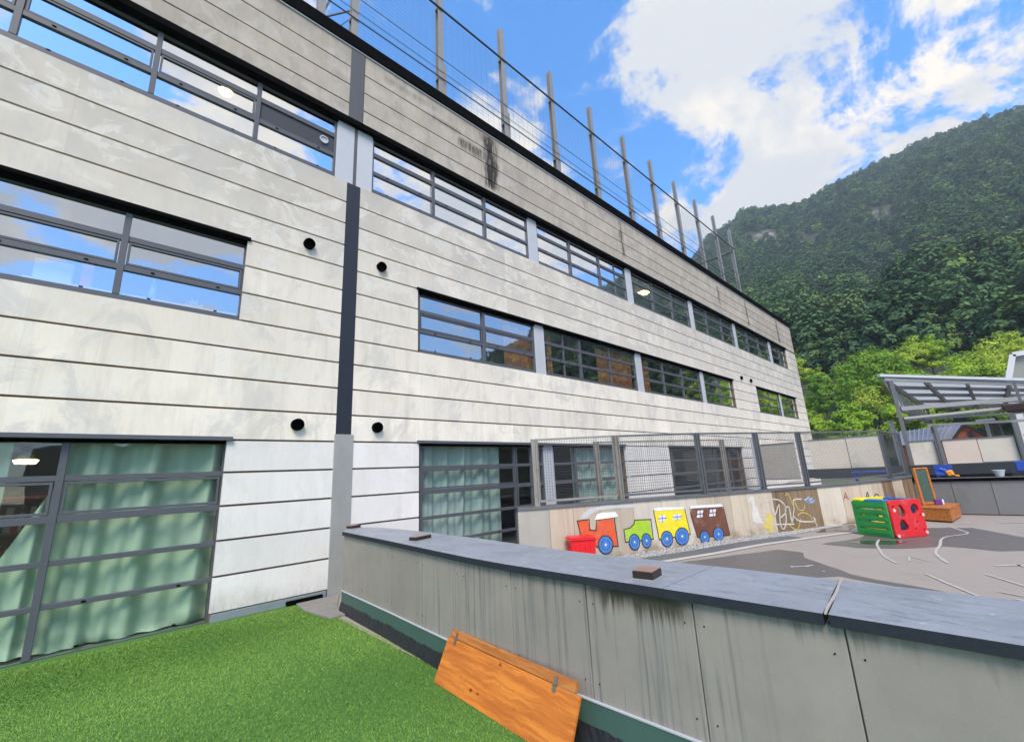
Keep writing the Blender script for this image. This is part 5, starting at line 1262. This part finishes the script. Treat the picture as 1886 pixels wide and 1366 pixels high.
for row, lst in rows.items():
    for i, (a, q) in enumerate(lst):
        bright = q < 92 or rt.random() < .4
        kind = rt.choice((1, 2, 4, 1, 2)) if bright and rt.random() < .7 else rt.choice((0, 3, 0))
        x, y = math.sin(R(a)) * q, math.cos(R(a)) * q
        where = ['at the foot of the slope', 'in the second row upslope', 'in the third row upslope', 'highest on the lower slope'][row]
        t = thing('broadleaf_tree', NK[kind] + ', ' + ORD[min(i, 19)] + ' from the left ' + where, 'tree', (x, y, terrain(a, q)), 'trees at the foot of the mountain')
        s = rt.uniform(.62, .98); t.scale = (s, s, s * rt.uniform(.9, 1.1)); t.rotation_euler = (0, 0, rt.uniform(0, 6.28))
        for nm, me in (('trunk', NEAR[kind][1]), ('crown', NEAR[kind][0])):
            o = bpy.data.objects.new(nm, me); COL.objects.link(o); o.parent = t
# far forest: instanced trees, one mass
SRC_D, SRC_B = [], []
for i in range(6):
    SRC_D.append(crown_mesh('forest_tree', LEAF_DARK, 2.9 + .3 * (i % 3), 3.6 + .5 * (i % 4), 3.6, 26, 34, .29, 70 + i, .38))
for i in range(4):
    SRC_B.append(crown_mesh('forest_tree', LEAF_MID if i % 2 else LEAF_BRIGHT, 2.9, 2.8, 3.0, 24, 40, .27, 90 + i, .1))
for i, o in enumerate(SRC_D + SRC_B):
    a, q = 96 + (i * 3.7 % 9), 180 + 28 * i; o.location = (math.sin(R(a)) * q, math.cos(R(a)) * q, terrain(a, q))
    stuff(o)
def forest(name, srcs, pts, scl):
    me = bpy.data.meshes.new(name); me.vertices.add(len(pts)); me.vertices.foreach_set('co', np.asarray(pts, np.float32).ravel())
    at = me.attributes.new('scl', 'FLOAT', 'POINT'); at.data.foreach_set('value', np.asarray(scl, np.float32)); me.update()
    o = bpy.data.objects.new(name, me); COL.objects.link(o); stuff(o)
    ng = bpy.data.node_groups.new(name + '_nodes', 'GeometryNodeTree')
    ng.interface.new_socket('Geometry', in_out='INPUT', socket_type='NodeSocketGeometry'); ng.interface.new_socket('Geometry', in_out='OUTPUT', socket_type='NodeSocketGeometry')
    N_ = ng.nodes; L_ = ng.links; gi = N_.new('NodeGroupInput'); go = N_.new('NodeGroupOutput'); jn = N_.new('GeometryNodeJoinGeometry')
    for s in srcs:
        oi = N_.new('GeometryNodeObjectInfo'); oi.inputs['Object'].default_value = s; oi.inputs['As Instance'].default_value = True; oi.transform_space = 'ORIGINAL'; L_.new(oi.outputs['Geometry'], jn.inputs[0])
    ip = N_.new('GeometryNodeInstanceOnPoints'); ip.inputs['Pick Instance'].default_value = True
    na_ = N_.new('GeometryNodeInputNamedAttribute'); na_.data_type = 'FLOAT'; na_.inputs['Name'].default_value = 'scl'
    rv = N_.new('FunctionNodeRandomValue'); rv.data_type = 'FLOAT_VECTOR'; rv.inputs[0].default_value = (-.06, -.06, 0); rv.inputs[1].default_value = (.06, .06, 6.28)
    ri = N_.new('FunctionNodeRandomValue'); ri.data_type = 'INT'; ri.inputs[4].default_value = 0; ri.inputs[5].default_value = len(srcs) - 1
    L_.new(gi.outputs[0], ip.inputs['Points']); L_.new(jn.outputs[0], ip.inputs['Instance']); L_.new(na_.outputs[0], ip.inputs['Scale']); L_.new(rv.outputs[0], ip.inputs['Rotation']); L_.new(ri.outputs[2], ip.inputs['Instance Index'])
    L_.new(ip.outputs[0], go.inputs[0]); md = o.modifiers.new('forest', 'NODES'); md.node_group = ng
    return o
pd, sdl, pb_, sbl = [], [], [], []
rf_ = random.Random(9)
for _ in range(26000):
    a = rf_.uniform(62, 150); q = math.sqrt(rf_.uniform(95 ** 2, (RR + 12) ** 2)); x, y = math.sin(R(a)) * q, math.cos(R(a)) * q
    if a > 104 and rf_.random() < .55: continue
    t = (q - R0) / (RR - R0)
    rocky = mnoise.noise(Vector((x * .012, y * .012, 4.0)))
    if a < 84 and t > .55: rocky += .25
    if rocky > .42 and rf_.random() < .75: continue
    z = terrain(a, q) - .4
    br = mnoise.noise(Vector((x * .03, y * .03, 9.0)))
    if rf_.random() < max(0, .42 - t * 2.2) + (.22 if br > .38 and t < .75 else 0): pb_.append((x, y, z)); sbl.append(rf_.uniform(.7, 1.2))
    else: pd.append((x, y, z)); sdl.append(rf_.choice((.6, .8, .95, 1.1, 1.3, 1.55)) * rf_.uniform(.9, 1.1) * (1 if t < .93 else .7))
forest('mountain_forest', SRC_D, pd, sdl); forest('broadleaf_forest', SRC_B, pb_, sbl)

# ------------------------------------------------------------------ valley haze
hz = MB().box(-425, 925, -745, 745, -1.3, 330)
hzm, hnt, hout = new_mat('valley_haze')
pv = hnt.add('ShaderNodeVolumePrincipled'); pv.inputs['Density'].default_value = 0.00048; pv.inputs['Color'].default_value = (.80, .90, 1.0, 1); pv.inputs['Anisotropy'].default_value = 0.2
hnt.l.new(pv.outputs[0], hout.inputs['Volume'])
stuff(hz.build('haze', hzm))
